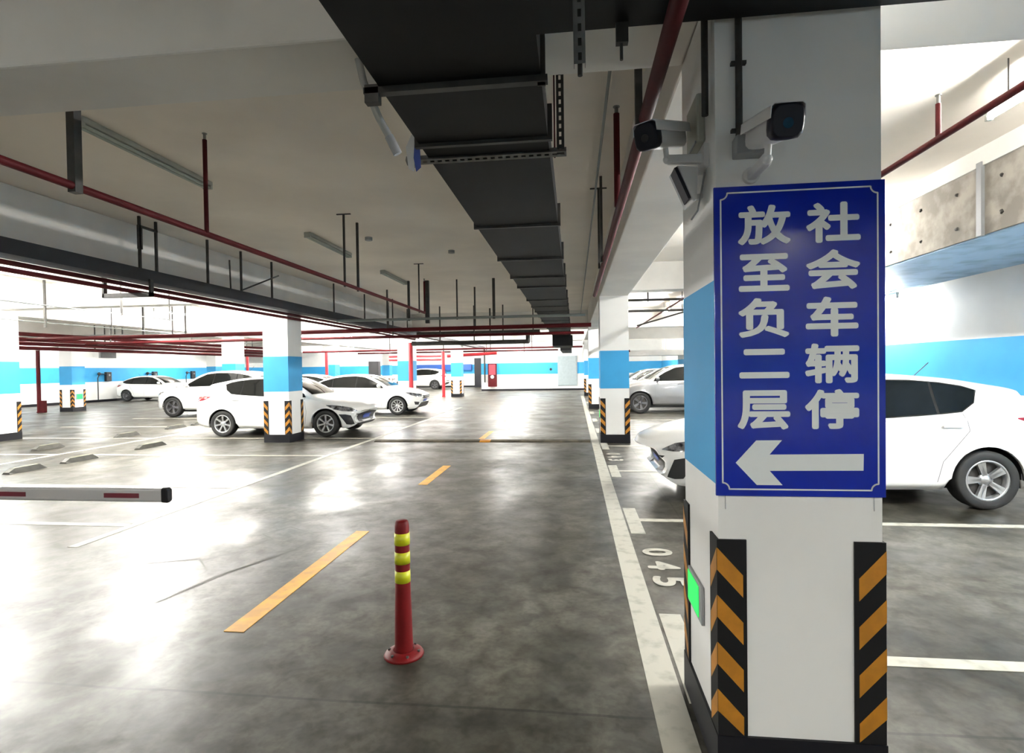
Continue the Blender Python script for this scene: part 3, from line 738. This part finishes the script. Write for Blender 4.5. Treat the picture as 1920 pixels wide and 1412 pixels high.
    def rim_mb():
        m = MB().lathe([(rr+.004, -.098), (rr-.004, -.104), (rr-.018, -.094), (rr-.024, -.07), (rr-.03, .06), (rr, .095)], (0,0,0), 'y', 40)
        m.lathe([(.001, -.085), (.03, -.087), (.036, -.078), (.07, -.072), (.075, -.05)], (0,0,0), 'y', 20)
        ns = {'five': 5, 'seven': 7, 'ten': 10}[rim]; wd = {'five': .040, 'seven': .030, 'ten': .018}[rim]
        for k in range(ns):
            for off in ((-.11, .11) if rim == 'five' else (0,)):
                t = 2*math.pi*k/ns+math.pi/2
                d0 = Vector((math.cos(t+off*.3), 0, math.sin(t+off*.3))); d1 = Vector((math.cos(t+off), 0, math.sin(t+off))); n1 = Vector((-math.sin(t), 0, math.cos(t)))
                a = d0*.05; b = d1*(rr-.012); w0, w1 = wd*.55, wd*.75 if rim != 'five' else wd*.5
                vs = [a-n1*w0+Vector((0,-.078,0)), a+n1*w0+Vector((0,-.078,0)), b+n1*w1+Vector((0,-.094,0)), b-n1*w1+Vector((0,-.094,0)),
                      a-n1*w0+Vector((0,-.04,0)), a+n1*w0+Vector((0,-.04,0)), b+n1*w1+Vector((0,-.055,0)), b-n1*w1+Vector((0,-.055,0))]
                m.add(vs, [(0,1,2,3), (4,7,6,5), (0,4,5,1), (1,5,6,2), (2,6,7,3), (3,7,4,0)])
        return m
    tm, rm = wheel_mb(), rim_mb(); tb = MB().lathe([(.001, -.03), (rr-.02, -.03)], (0,0,0), 'y', 24)
    proto = None
    for cx in (S['fx'], S['rx']):
        for s in (1, -1):
            if proto is None:
                wh = tm.build('wheel', TIRE, root); rm.build('alloy_rim', rimm or ALLOY, wh); tb.build('brake_disc', DKSTEEL, wh); proto = wh
            else: wh = copy_tree(proto, root)
            wh.location = (cx, -s*(W-.125), r); wh.rotation_euler = (0, random.uniform(0, 1), 0 if s > 0 else math.pi)
            if s < 0: wh.rotation_euler = (0, 0, math.pi)
    # dark wheel wells
    for cx in (S['fx'], S['rx']):
        for s in (1, -1):
            m = MB(); N = 16; R_ = S['arch']-.004
            vs = [(cx+R_*math.cos(math.pi*k/N), -s*y, r+R_*math.sin(math.pi*k/N)) for y in (W-.04, W-.34) for k in range(N+1)]
            m.add(vs, [(k, k+1, N+2+k, N+1+k) for k in range(N)])
            m.add([(cx+R_, -s*(W-.34), .2), (cx-R_, -s*(W-.34), .2)]+[(cx+R_*math.cos(math.pi*k/N), -s*(W-.34), r+R_*math.sin(math.pi*k/N)) for k in range(N, -1, -1)], [tuple(range(N+3))])
            m.build('wheel_arch_liner', BLKP, root)
    return root
def place(c, x, y, flip=False):
    """nose at x; y is the side nearest the viewer"""
    c.location = (x, y, 0); c.rotation_euler = (0, 0, math.pi if flip else 0)
    return c
WH = .8775
place(make_car('hatchback_car', 'white hatchback parked behind the big sign column, nose pointing left', HATCH, CARW, 'five'), .77, 6.31+WH)
place(make_car('hatchback_car', 'white hatchback behind the near left column, nose pointing right', HATCH, CARW, 'seven'), -5.00, 12.45+WH, True)
place(make_car('fastback_car', 'white fastback with long dark side windows parked behind the white hatchback', FAST, CARW, 'ten'), -5.27, 18.45+WH, True)
place(make_car('crossover_car', 'white crossover with dark spoked wheels facing left behind the white hatchback', SUV, CARW, 'five', ALLOYD), -15.25, 18.0+.91)
place(make_car('sedan_car', 'small distant white sedan beside the left blue-banded wall', FAST, CARW, 'ten', ALLOYD), -21.75, 28.3+WH, True)
place(make_car('sedan_car', 'white car glimpsed behind the fastback tail at the left column', FAST, CARW, 'ten'), -14.15, 21.75+WH)
place(make_car('crossover_car', 'silver grey crossover parked between the second and sign columns', SUV, CARS, 'five', ALLOYD), 1.27, 18.65+.91)
place(make_car('sedan_car', 'pale silver car directly behind the silver grey crossover', FAST, CARL, 'ten'), 1.30, 23.0+WH)
place(make_car('hatchback_car', 'farther pale car two places behind the silver grey crossover', HATCH, CARL, 'ten'), 1.25, 26.4+WH)
place(make_car('crossover_car', 'tiny far white crossover under the blue strip by the red pipe frame', SUV, CARW, 'five', ALLOYD), -14.4, 41.3+.91)

# ------------------------------------------------------------------ main duct over the aisle
du = empty('ventilation_duct', (0, 0, 0), 'long flat dark duct running down the aisle ceiling', 'duct')
MB().box((-.86, -1, 2.872), (-.13, 36.5, 3.045)).build('duct_run', DARKSHEET, du)
for y in (3.05, 4.89, 6.4, 7.7, 8.64, 10.34, 11.5, 12.5, 13.8, 15.1, 16.5, 18, 19.5): MB().box((-.885, y-.015, 2.852), (-.105, y+.015, 3.048)).build('flange', DKSTEEL, du)
MB().box((-.13, -1.2, 2.873), (3.6, 2.115, 3.045)).build('branch_duct', DARKSHEET, du)
MB().box((-.86, 22, 2.45), (-.05, 24.5, 2.871)).build('drop_section', DARKSHEET, du); MB().box((-.75, 30, 2.5), (-.15, 36.4, 2.871)).build('drop_section', DARKSHEET, du)
def hanger(y, xa, xb, m, nm='duct_hanger', z=2.862):
    o = MB().box((xa, y-.02, z-.022), (xb, y+.02, z+.006)).build(nm, m, du); return o
hanger(2.41, -.93, -.10, DKSTEEL)
MB().box((-.145, 2.40, 2.84), (-.11, 2.44, 3.06)).build('duct_hanger', DKSTEEL, du); MB().box((-.925, 2.39, 2.80), (-.86, 2.43, 2.88)).build('duct_hanger', DKSTEEL, du)
def slotted(a, b, wd, nrm, m, nm='slotted_channel', par=du, holes=True):
    """U channel with a row of slots, a to b"""
    a = Vector(a); b = Vector(b); d = (b-a); Ln = d.length; d.normalize(); s = Vector(nrm).cross(d).normalized(); n = Vector(nrm).normalized()
    mb = MB(); k = max(3, int(Ln/.045)); st = Ln/k; hw = wd/2; sw = wd*.16; sl = st*.28
    for i in range(k):
        c0 = a+d*st*i; c1 = a+d*st*(i+1)
        def q(p0, p1, s0, s1): mb.add([p0+s*s0, p0+s*s1, p1+s*s1, p1+s*s0], [(0,1,2,3)])
        mid0 = c0+d*(st/2-sl); mid1 = c0+d*(st/2+sl)
        q(c0, c1, -hw, -sw); q(c0, c1, sw, hw); q(c0, mid0, -sw, sw); q(mid1, c1, -sw, sw)
    for s0 in (-hw, hw): mb.add([a+s*s0, b+s*s0, b+s*s0-n*wd*.8, a+s*s0-n*wd*.8], [(0,1,2,3)])
    o = mb.build(nm, m, par); so = o.modifiers.new('solid', 'SOLIDIFY'); so.thickness = .002
    return o
slotted((-1.0, 3.25, 2.852), (-.03, 3.25, 2.852), .04, (0, -.5, -1), STEEL)
slotted((-.065, 3.24, 2.845), (-.065, 3.24, 3.74), .042, (0, -1, 0), DKSTEEL)
slotted((.028, 1.74, 2.86), (.030, 1.74, 2.545), .035, (0, -1, 0), STEEL)
MB().cyl((.030, 1.755, 2.87), (.030, 1.755, 2.515), .008, n=8).build('threaded_rod', DKSTEEL, du)
MB().cyl((-.10, 3.3, 2.85), (-.10, 3.3, 3.74), .005, n=6).build('threaded_rod', REDP, du)
MB().cyl((-.955, 3.25, 2.83), (-.955, 3.25, 3.74), .006, n=6).cyl((-.955, 3.25, 2.825), (-.955, 3.25, 2.87), .018, n=8).build('threaded_rod', SLEEVE, du)
mb = MB(); mb.box((.17, 2.08, 2.80), (.215, 2.11, 2.873)).cyl((.19, 2.095, 2.74), (.19, 2.095, 2.81), .006); mb.build('duct_clamp', DKSTEEL, du)
# flexible sleeve and tag beside the duct
fx = empty('cable_sleeve', (0, 0, 0), 'pale flexible sleeve with grey tip dangling along the left duct edge', 'cable sleeve')
MB().tube([(-1.0, 2.45, 3.72), (-1.03, 2.46, 3.3), (-1.0, 2.48, 3.12), (-.97, 2.5, 2.95), (-.915, 2.55, 2.80), (-.875, 2.58, 2.72)], .018, n=12).build('sleeve', SLEEVE, fx)
MB().cyl((-.878, 2.578, 2.725), (-.842, 2.60, 2.645), .022, n=14).build('tip', BOXG, fx)
bt = empty('hanging_tag', (0, 0, 0), 'small blue and white tag at the left end of the duct bracket', 'tag')
MB().add([(-.93, 3.2, 2.98), (-.90, 3.2, 2.93), (-.895, 3.2, 2.80), (-.925, 3.2, 2.775), (-.94, 3.2, 2.86)], [(0,1,2,3,4)]).build('blue_face', PLATE, bt)
MB().add([(-.99, 3.21, 2.93), (-.945, 3.21, 3.02), (-.90, 3.21, 3.0), (-.935, 3.21, 2.9), (-.94, 3.21, 2.78), (-.975, 3.21, 2.80)], [(0,1,2,3,4,5)]).build('white_back', CAMW, bt)
MB().cyl((-.945, 3.215, 3.01), (-.955, 3.23, 3.745), .002, n=5).build('string', BOXG, bt)

# ------------------------------------------------------------------ pipes
def pipe(label, pts, r, m=REDP, name='sprinkler_pipe', risers=(), hangers=(), group=None, ceil_z=CZ, T=()):
    o = empty(name, (0, 0, 0), label, 'pipe', group)
    MB().tube(pts, r, n=12).build('pipe_run', m, o)
    for (x, y, z0, z1) in risers:
        rs = MB().cyl((x, y, z0), (x, y, z1), r*.72, n=10).build('riser', m, o)
        MB().cyl((x, y, z1), (x, y, z1+.05), r*.45, n=8).cyl((x, y, z1+.05), (x, y, z1+.055), r*.8, n=10).build('sprinkler_head', STEEL, rs)
    for (x, y, z0, wd) in hangers:
        MB().box((x-wd/2, y-wd/2, z0-.04), (x+wd/2, y+wd/2, ceil_z)).build('hanger', DKSTEEL, o)
    for (x, y, z0) in T:
        MB().box((x-.012, y-.012, z0-.04), (x+.012, y+.012, ceil_z)).box((x-.10, y-.012, ceil_z-.012), (x+.10, y+.012, ceil_z)).build('hanger', DKSTEEL, o)
    return o
PX, PZ = -3.135, 2.785
pipe('dark red sprinkler pipe running above the lane left of the duct', [(PX, -1, PZ), (PX, 11.3, PZ)], .026, REDP,
     risers=[(PX+.02, 4.37, PZ, 3.58), (PX, 11.3, PZ, 3.45)], T=[(PX, 7.25, PZ), (PX, 10.9, PZ)], hangers=[(PX, 7.72, PZ, .03), (PX, 3.15, PZ, .055)])
RX = .365
pipe('red sprinkler pipe passing close above beside the sign column', [(RX, 0, 2.82), (RX, 9.5, 2.82)], .033, REDP,
     risers=[(RX-.02, 4.28, 2.82, 3.53)], hangers=[(RX-.03, 2.80, 2.82, .035), (RX-.04, 6.3, 2.82, .03)], T=[(RX-.05, 6.7, 2.82)])
pipe('thin dark conduit running under the duct right edge to the far end', [(RX-.1, 3, 3.6), (RX-.1, 20.8, 3.6)], .012, GREYP, name='conduit_run')
pipe('dark pipe with red riser crossing the bright right bay ceiling', [(2.3, 2.9, 3.0), (2.3, 20.5, 3.0)], .022, REDP,
     risers=[(2.3, 3.75, 3.0, 3.22)], T=[(2.3, 9, 3.0)])
# upper-left pipe corner
pipe('red pipe fragment at the top left corner of the ceiling', [(-6.0, 2.21, 3.66), (-1.9, 2.21, 3.66)], .022, REDP)

# tray and pipes by the left row
tr = empty('cable_tray', (0, 0, 0), 'dark cable tray running along the left row of columns', 'cable tray')
MB().box((-6.20, 1.0, 2.87), (-5.90, 36, 3.04)).build('tray_channel', TRAY, tr)
for y in (6.9, 7.2, 8.3, 9.2, 10.2, 13, 15, 17, 19):
    MB().box((-5.93, y-.015, 3.0), (-5.90, y+.015, CZ)).build('tray_hanger', DKSTEEL, tr)
MB().box((-5.935, 6.88, 3.60), (-5.90, 7.22, 3.63)).box((-5.935, 6.88, 3.3), (-5.90, 6.94, 3.6)).build('tray_hanger', DKSTEEL, tr)
MB().obox((-5.92, 8.9, 3.05), (-5.6, 8.4, 3.42), .025, .025).obox((-5.92, 9.2, 3.05), (-5.6, 9.9, 3.42), .025, .025).build('tray_brace', DKSTEEL, tr)
pipe('upper of two dark red pipes under the left cable tray', [(-6.02, 1.5, 2.80), (-6.02, 20.8, 2.80)], .03)
pipe('lower of two dark red pipes under the left cable tray', [(-6.18, 1.5, 2.75), (-6.18, 20.8, 2.75)], .03)
tag(MB().box((-6.6, 7.0, 2.66), (-5.85, 7.06, 2.72)).box((-5.88, 7.0, 2.66), (-5.85, 7.06, 2.9)).box((-6.6, 7.0, 2.66), (-6.57, 7.06, 3.05)).build('pipe_bracket', DKSTEEL), 'dark bracket carrying the two red pipes under the left tray', 'bracket')

# crossing services beyond the second row
pipe('grey pipe crossing the aisle just beyond the second columns', [(-5.85, 13.0, 2.82), (.28, 13.0, 2.82)], .033, GREYP, hangers=[(-4.0, 13.0, 2.82, .05), (-3.55, 13.05, 2.75, .09), (-2.8, 13.0, 2.82, .03), (-1.9, 13.0, 2.82, .06)])
pipe('main red pipe crossing the whole garage behind the grey pipe', [(-15.9, 14.3, 2.62), (.45, 14.3, 2.68)], .055, REDP, hangers=[(-12.2, 14.3, 2.7, .05), (-11.3, 14.3, 2.7, .03), (-10.9, 14.3, 2.7, .04), (-8, 14.3, 2.7, .04), (-2.6, 14.3, 2.7, .04), (-5, 14.3, 2.7, .04)])
pipe('second red crossing pipe a step beyond the main one', [(-15.9, 16.2, 2.58), (.3, 16.2, 2.60)], .045, REDP, hangers=[(-15, 16.2, 2.58, .03), (-5.5, 16.2, 2.58, .03), (-1.2, 16.2, 2.58, .03)])
pipe('dark wrapped pipe with elbow crossing left of the duct end', [(-5.6, 18.5, 2.48), (-1.55, 18.5, 2.48), (-1.55, 18.5, 2.72)], .075, DKSTEEL, hangers=[(-4.6, 18.5, 2.5, .04), (-3.4, 18.5, 2.5, .04), (-2.4, 18.5, 2.5, .04)])
pipe('dark crossing pipe just below the third row beam', [(-5.7, 19.5, 2.86), (-1.2, 19.5, 2.86)], .09, DKSTEEL, hangers=[(-3, 19.5, 2.86, .05)])
pipe('thin red pipe crossing far behind the wrapped pipe', [(-13.5, 26, 2.52), (.4, 26, 2.55)], .045, REDP, hangers=[(-4, 26, 2.5, .04), (-2, 26, 2.5, .04), (-9, 26, 2.5, .04)])
pipe('farthest red pipe crossing in front of the back wall', [(-13.5, 33, 2.62), (-.95, 33, 2.64)], .05, REDP, hangers=[(-3, 33, 2.5, .05), (-8, 33, 2.5, .05)])
for i, (x, z, lab) in enumerate(((-16.2, 2.80, 'highest'), (-16.5, 2.66, 'second highest'), (-16.9, 2.56, 'third highest'), (-17.3, 2.44, 'lowest'))):
    pipe(f'{lab} of the four thick red pipes over the left bay', [(x, 8.5, z), (x, 29, z)], .06, REDP, hangers=[(x, 12, z, .03), (x, 18, z, .03), (x, 26, z, .03)])
pipe('thin grey conduit sloping across the bright left bay', [(-9.0, 3, 2.78), (-9.0, 11.4, 2.78)], .012, GREYP, name='conduit_run', hangers=[(-9.0, 10.0, 2.8, .03), (-9.0, 11.3, 2.8, .02)])
pipe('thin grey conduit farther left near the edge column', [(-12.0, 6, 2.78), (-12.0, 20, 2.78)], .012, GREYP, name='conduit_run', hangers=[(-12, 11.2, 2.7, .04), (-12, 13.0, 2.66, .02), (-12, 16, 2.66, .02)])
pipe('thin grey conduit crossing the left bay behind the red pipes', [(-26, 17.5, 2.95), (-7, 17.5, 2.95)], .02, GREYP, name='conduit_run')
pipe('thin grey crossing conduit in front of the left wall', [(-26.3, 24.5, 2.95), (-14.5, 24.5, 2.95)], .02, GREYP, name='conduit_run', hangers=[(-23, 24.5, 2.9, .02), (-19, 24.5, 2.9, .02)])
# vertical red standpipes
def stand(x, y, z, r, label, m=REDB, base=False):
    o = empty('standpipe', (x, y, 0), label, 'pipe'); MB().cyl((0,0,0), (0,0,z), r, n=12).build('pipe_run', m, o)
    MB().cyl((0,0,0), (0,0,.04), r*1.25, n=12).build('base_flange', m, o)
    if base:
        MB().obox((.05, 0, .35), (.3, 0, 0.02), .06, .06).box((.1, -.06, 0), (.3, .06, .5)).build('drain_valve', m, o)
    return o
stand(-22.25, 20.4, 2.6, .075, 'red vertical standpipe left of the column with the green panel', REDP, True)
stand(-6.3, 20.6, 2.62, .085, 'bright red standpipe touching the column behind the fastback')
stand(-7.35, 30.2, 2.55, .09, 'right post of the red pipe frame beside the slim distant column')
stand(-13.45, 28.5, 2.6, .08, 'thin red standpipe behind the near left column')
stand(-20.6, 32.5, 2.6, .08, 'distant red standpipe seen above the crossover roof')
pipe('upper horizontal of the red pipe frame above the far crossover', [(-10.5, 30.2, 2.32), (-7.46, 30.2, 2.32)], .06, REDB)
pipe('lower horizontal of the red pipe frame above the far crossover', [(-10.5, 30.2, 2.12), (-7.46, 30.2, 2.12)], .06, REDB)
pipe('red pipe cluster above the dark doorway', [(-7.3, 31, 2.32), (-4.4, 31, 2.45)], .09, REDB, hangers=[(-5, 31, 2.45, .04)])

# right bay services
pipe('dark pipe crossing the right bay behind the second column', [(1.2, 13.2, 3.15), (5.8, 13.2, 3.15)], .03, DKSTEEL, hangers=[(1.75, 13.2, 3.15, .03)])
pipe('lower dark bar crossing the right bay under the dark pipe', [(1.3, 13.6, 2.935), (3.6, 13.6, 2.935)], .03, DKSTEEL, hangers=[(2.9, 13.6, 2.9, .05)])
pipe('short red pipe seen in the right bay gap', [(1.3, 24, 2.25), (2.4, 24, 2.25)], .05, REDP, hangers=[(1.6, 24, 2.25, .03)])
tag(MB().box((3.6, 15.0, 2.2), (4.1, 15.5, 2.75)).box((3.7, 15.2, 2.75), (3.74, 15.24, CZ)).build('equipment_box', BOXG), 'grey equipment box high in the right bay beside the sign column', 'box')
pipe('slim diagonal pipe rising in the right bay gap', [(1.7, 15, 2.68), (2.75, 14, 2.93)], .022, DKSTEEL, hangers=[(2.7, 14.05, 2.93, .02)])
tag(MB().box((1.2, 30, 2.15), (XW-.05, 32, 2.45)).box((1.3, 31, 2.45), (1.4, 31.1, CZ)).box((5, 31, 2.45), (5.1, 31.1, CZ)).build('ventilation_duct', BEAM), 'pale far duct crossing the right bay above the cars', 'duct')

# ------------------------------------------------------------------ light fixtures
def fixture(x, y0, y1, z, label, lit=None, horiz=False, group=None):
    o = empty('tube_light', (0, 0, 0), label, 'ceiling light', group)
    if lit is None:
        MB().box((x-.055, y0, z-.05), (x+.055, y1, z)).build('housing', FIXT, o, bevel=.008)
        for s in (-.028, .028): MB().cyl((x+s, y0+.03, z-.068), (x+s, y1-.03, z-.068), .016, n=10).build('tube', TUBEOFF, o)
        for yy in (y0, y1-.03): MB().box((x-.05, yy, z-.085), (x+.05, yy+.03, z-.05)).build('end_cap', FIXT, o)
    else:
        MB().box((x-.03, y0, z-.04), (x+.03, y1, z)).build('housing', FIXT, o)
        if z < CZ-.1:
            for yy in (y0+.2, y1-.2): MB().cyl((x, yy, z-.01), (x, yy, 2.86 if x > 5 else CZ-.001), .005, n=6).build('suspension_rod', DKSTEEL, o)
        MB().cyl((x, y0+.03, z-.085), (x, y1-.03, z-.085), .022, n=8).build('tube', lit, o)
        for yy in (y0, y1-.03): MB().box((x-.02, yy, z-.11), (x+.02, yy+.03, z-.04)).build('end_cap', FIXT, o)
for y0, y1, lab in ((4.15, 5.8, 'nearest unlit tube light above the dark red pipe'), (8.1, 9.7, 'middle unlit tube light on the aisle ceiling'), (11.45, 13.05, 'farthest unlit tube light on the aisle ceiling')):
    fixture(-4.1, y0, y1, CZ, lab)
MB_ = MB().cyl((-3.3, 8.6, CZ-.05), (-3.3, 8.6, CZ), .06, n=16); tag(MB_.build('smoke_detector', BOXG), 'small round detector beside the dark pipe hanger on the ceiling', 'detector')
tag(MB().cyl((-2.2, 9.8, CZ-.05), (-2.2, 9.8, CZ), .06, n=16).build('smoke_detector', BOXG), 'small round detector midway to the duct on the ceiling', 'detector')
o_ = ['nearest', 'second nearest', 'third nearest', 'fourth nearest', 'fifth nearest', 'sixth nearest', 'seventh nearest', 'eighth nearest', 'ninth nearest']
def run(x, ys, nm, m=None):
    for i, y in enumerate(ys): fixture(x, y, y+1.5, CZ-.05 if x == -8.5 else 2.82 if x > 5 else CZ-.25, f'{o_[i]} lit tube light of the {nm}', m or TUBEON, group='lit tube lights')
run(3.1, (3.0, 7.6), 'near right bay', TUBEON3)
run(3.1, (14.4, 18, 24, 32), 'far right bay')
run(5.6, (2.9, 10.2), 'added unseen row under the right soffit')  # out-of-view tubes added to whiten the wall below the soffit
run(-18.5, (39.5, 43), 'added row at the far left end')  # extra tubes added to lift the dull far back wall
run(-8.5, (5.5, 9.0, 14.7, 18, 24, 28, 33), 'inner left bay')
run(-12.2, (5.5, 9.0, 14.7, 18, 24, 28, 33), 'middle left bay')
run(-17.8, (6, 13.5, 23.0, 32), 'outer left bay')
run(-24, (8, 16, 23.5, 32), 'row by the left wall')
run(-9.5, (39, 42.5), 'far end behind the red frame')
run(-3.3, (23.5, 27.5, 32.5, 35.2), 'far end of the aisle')
for i, (x, y) in enumerate(((-1.8, -4.2), (2.9, -3.5), (-9.5, -4.5))): fixture(x, y, y+1.5, CZ-.25, f'{o_[i]} added unseen fill tube light behind the viewpoint', TUBEFILL, group='added fill tube lights behind')  # unseen tubes added to light the column front and aisle ceiling

# ------------------------------------------------------------------ back wall fittings
md = struct('door_2', MB().box((-1.13, YB-.06, .32), (.20, YB-.001, 2.36)), DOORG)
MB().box((-1.07, YB-.075, .38), (.14, YB-.055, 2.30)).build('door_leaf', DOORG, md)
MB().cyl((-1.6, YB-.03, 1.45), (-1.6, YB, 1.45), .09, n=14).build('wall_button', BLKP, md)
fh = empty('fire_hydrant_cabinet', (0, 0, 0), 'red fire hydrant cabinet on the back wall', 'fire cabinet')
MB().box((-5.95, YB-.2, .3), (-5.35, YB-.014, 1.9)).build('cabinet_body', REDP, fh)
MB().box((-5.88, YB-.22, 1.12), (-5.42, YB-.2, 1.84)).build('cabinet_door', mat('red_glass_door', (.35, .06, .08), .2), fh)
MB().cyl((-5.65, YB-.225, .98), (-5.65, YB-.2, .98), .12, n=16).build('emblem', SIGNW, fh)
pipe('grey downpipe on the back wall left of the hydrant cabinet', [(-6.2, YB-.06, .6), (-6.2, YB-.06, 3.0)], .05, DKSTEEL, name='downpipe')
# chargers on the left wall
for y, lab in ((28.4, 'black charging unit on the left wall nearest the column with green panel'), (31.9, 'black charging unit on the wall above the distant sedan'), (35.4, 'black charging unit on the wall left of the crossover roof')):
    o = empty('charging_unit', (XLW, y, 0), lab, 'charger')
    MB().box((0, -.18, 1.15), (.16, .18, 1.68)).build('unit_body', BLKP, o, bevel=.03)
    MB().cyl((.16, 0, 1.5), (.18, 0, 1.5), .06, n=12).build('socket', STEEL, o)
    MB().tube([(.1, -.2, 1.55), (.1, -.55, 1.6), (.1, -.7, 1.35), (.1, -.7, .1)], .025, n=8).build('cable', BLKP, o)
    MB().ball((.1, -.6, 1.58), .09, n=10).build('plug_holster', BLKP, o)
vg = empty('vent_grille', (0, 0, 0), 'grey vent grille high on the left wall', 'vent')
MB().box((XLW, 27.9, 2.48), (XLW+.08, 29.0, 2.88)).build('frame', BOXG, vg)
for k in range(6): MB().box((XLW+.08, 27.95, 2.51+.06*k), (XLW+.11, 28.95, 2.54+.06*k)).build('slat', DKSTEEL, vg)
bs = struct('trim_1', MB().box((-14.2, YB2-.2, 1.45), (-8.7, YB2-.004, 1.95)), mat('shaded_blue_band', (.02, .09, .36), .5))  # stretch of the wall's blue band in shadow, shade put into the darker colour
tag(MB().box((-9.95, 25.6, .0), (-9.45, 25.9, 2.0)).build('electrical_cabinet', BLKP), 'tall black cabinet just left of the column behind the fastback', 'cabinet')
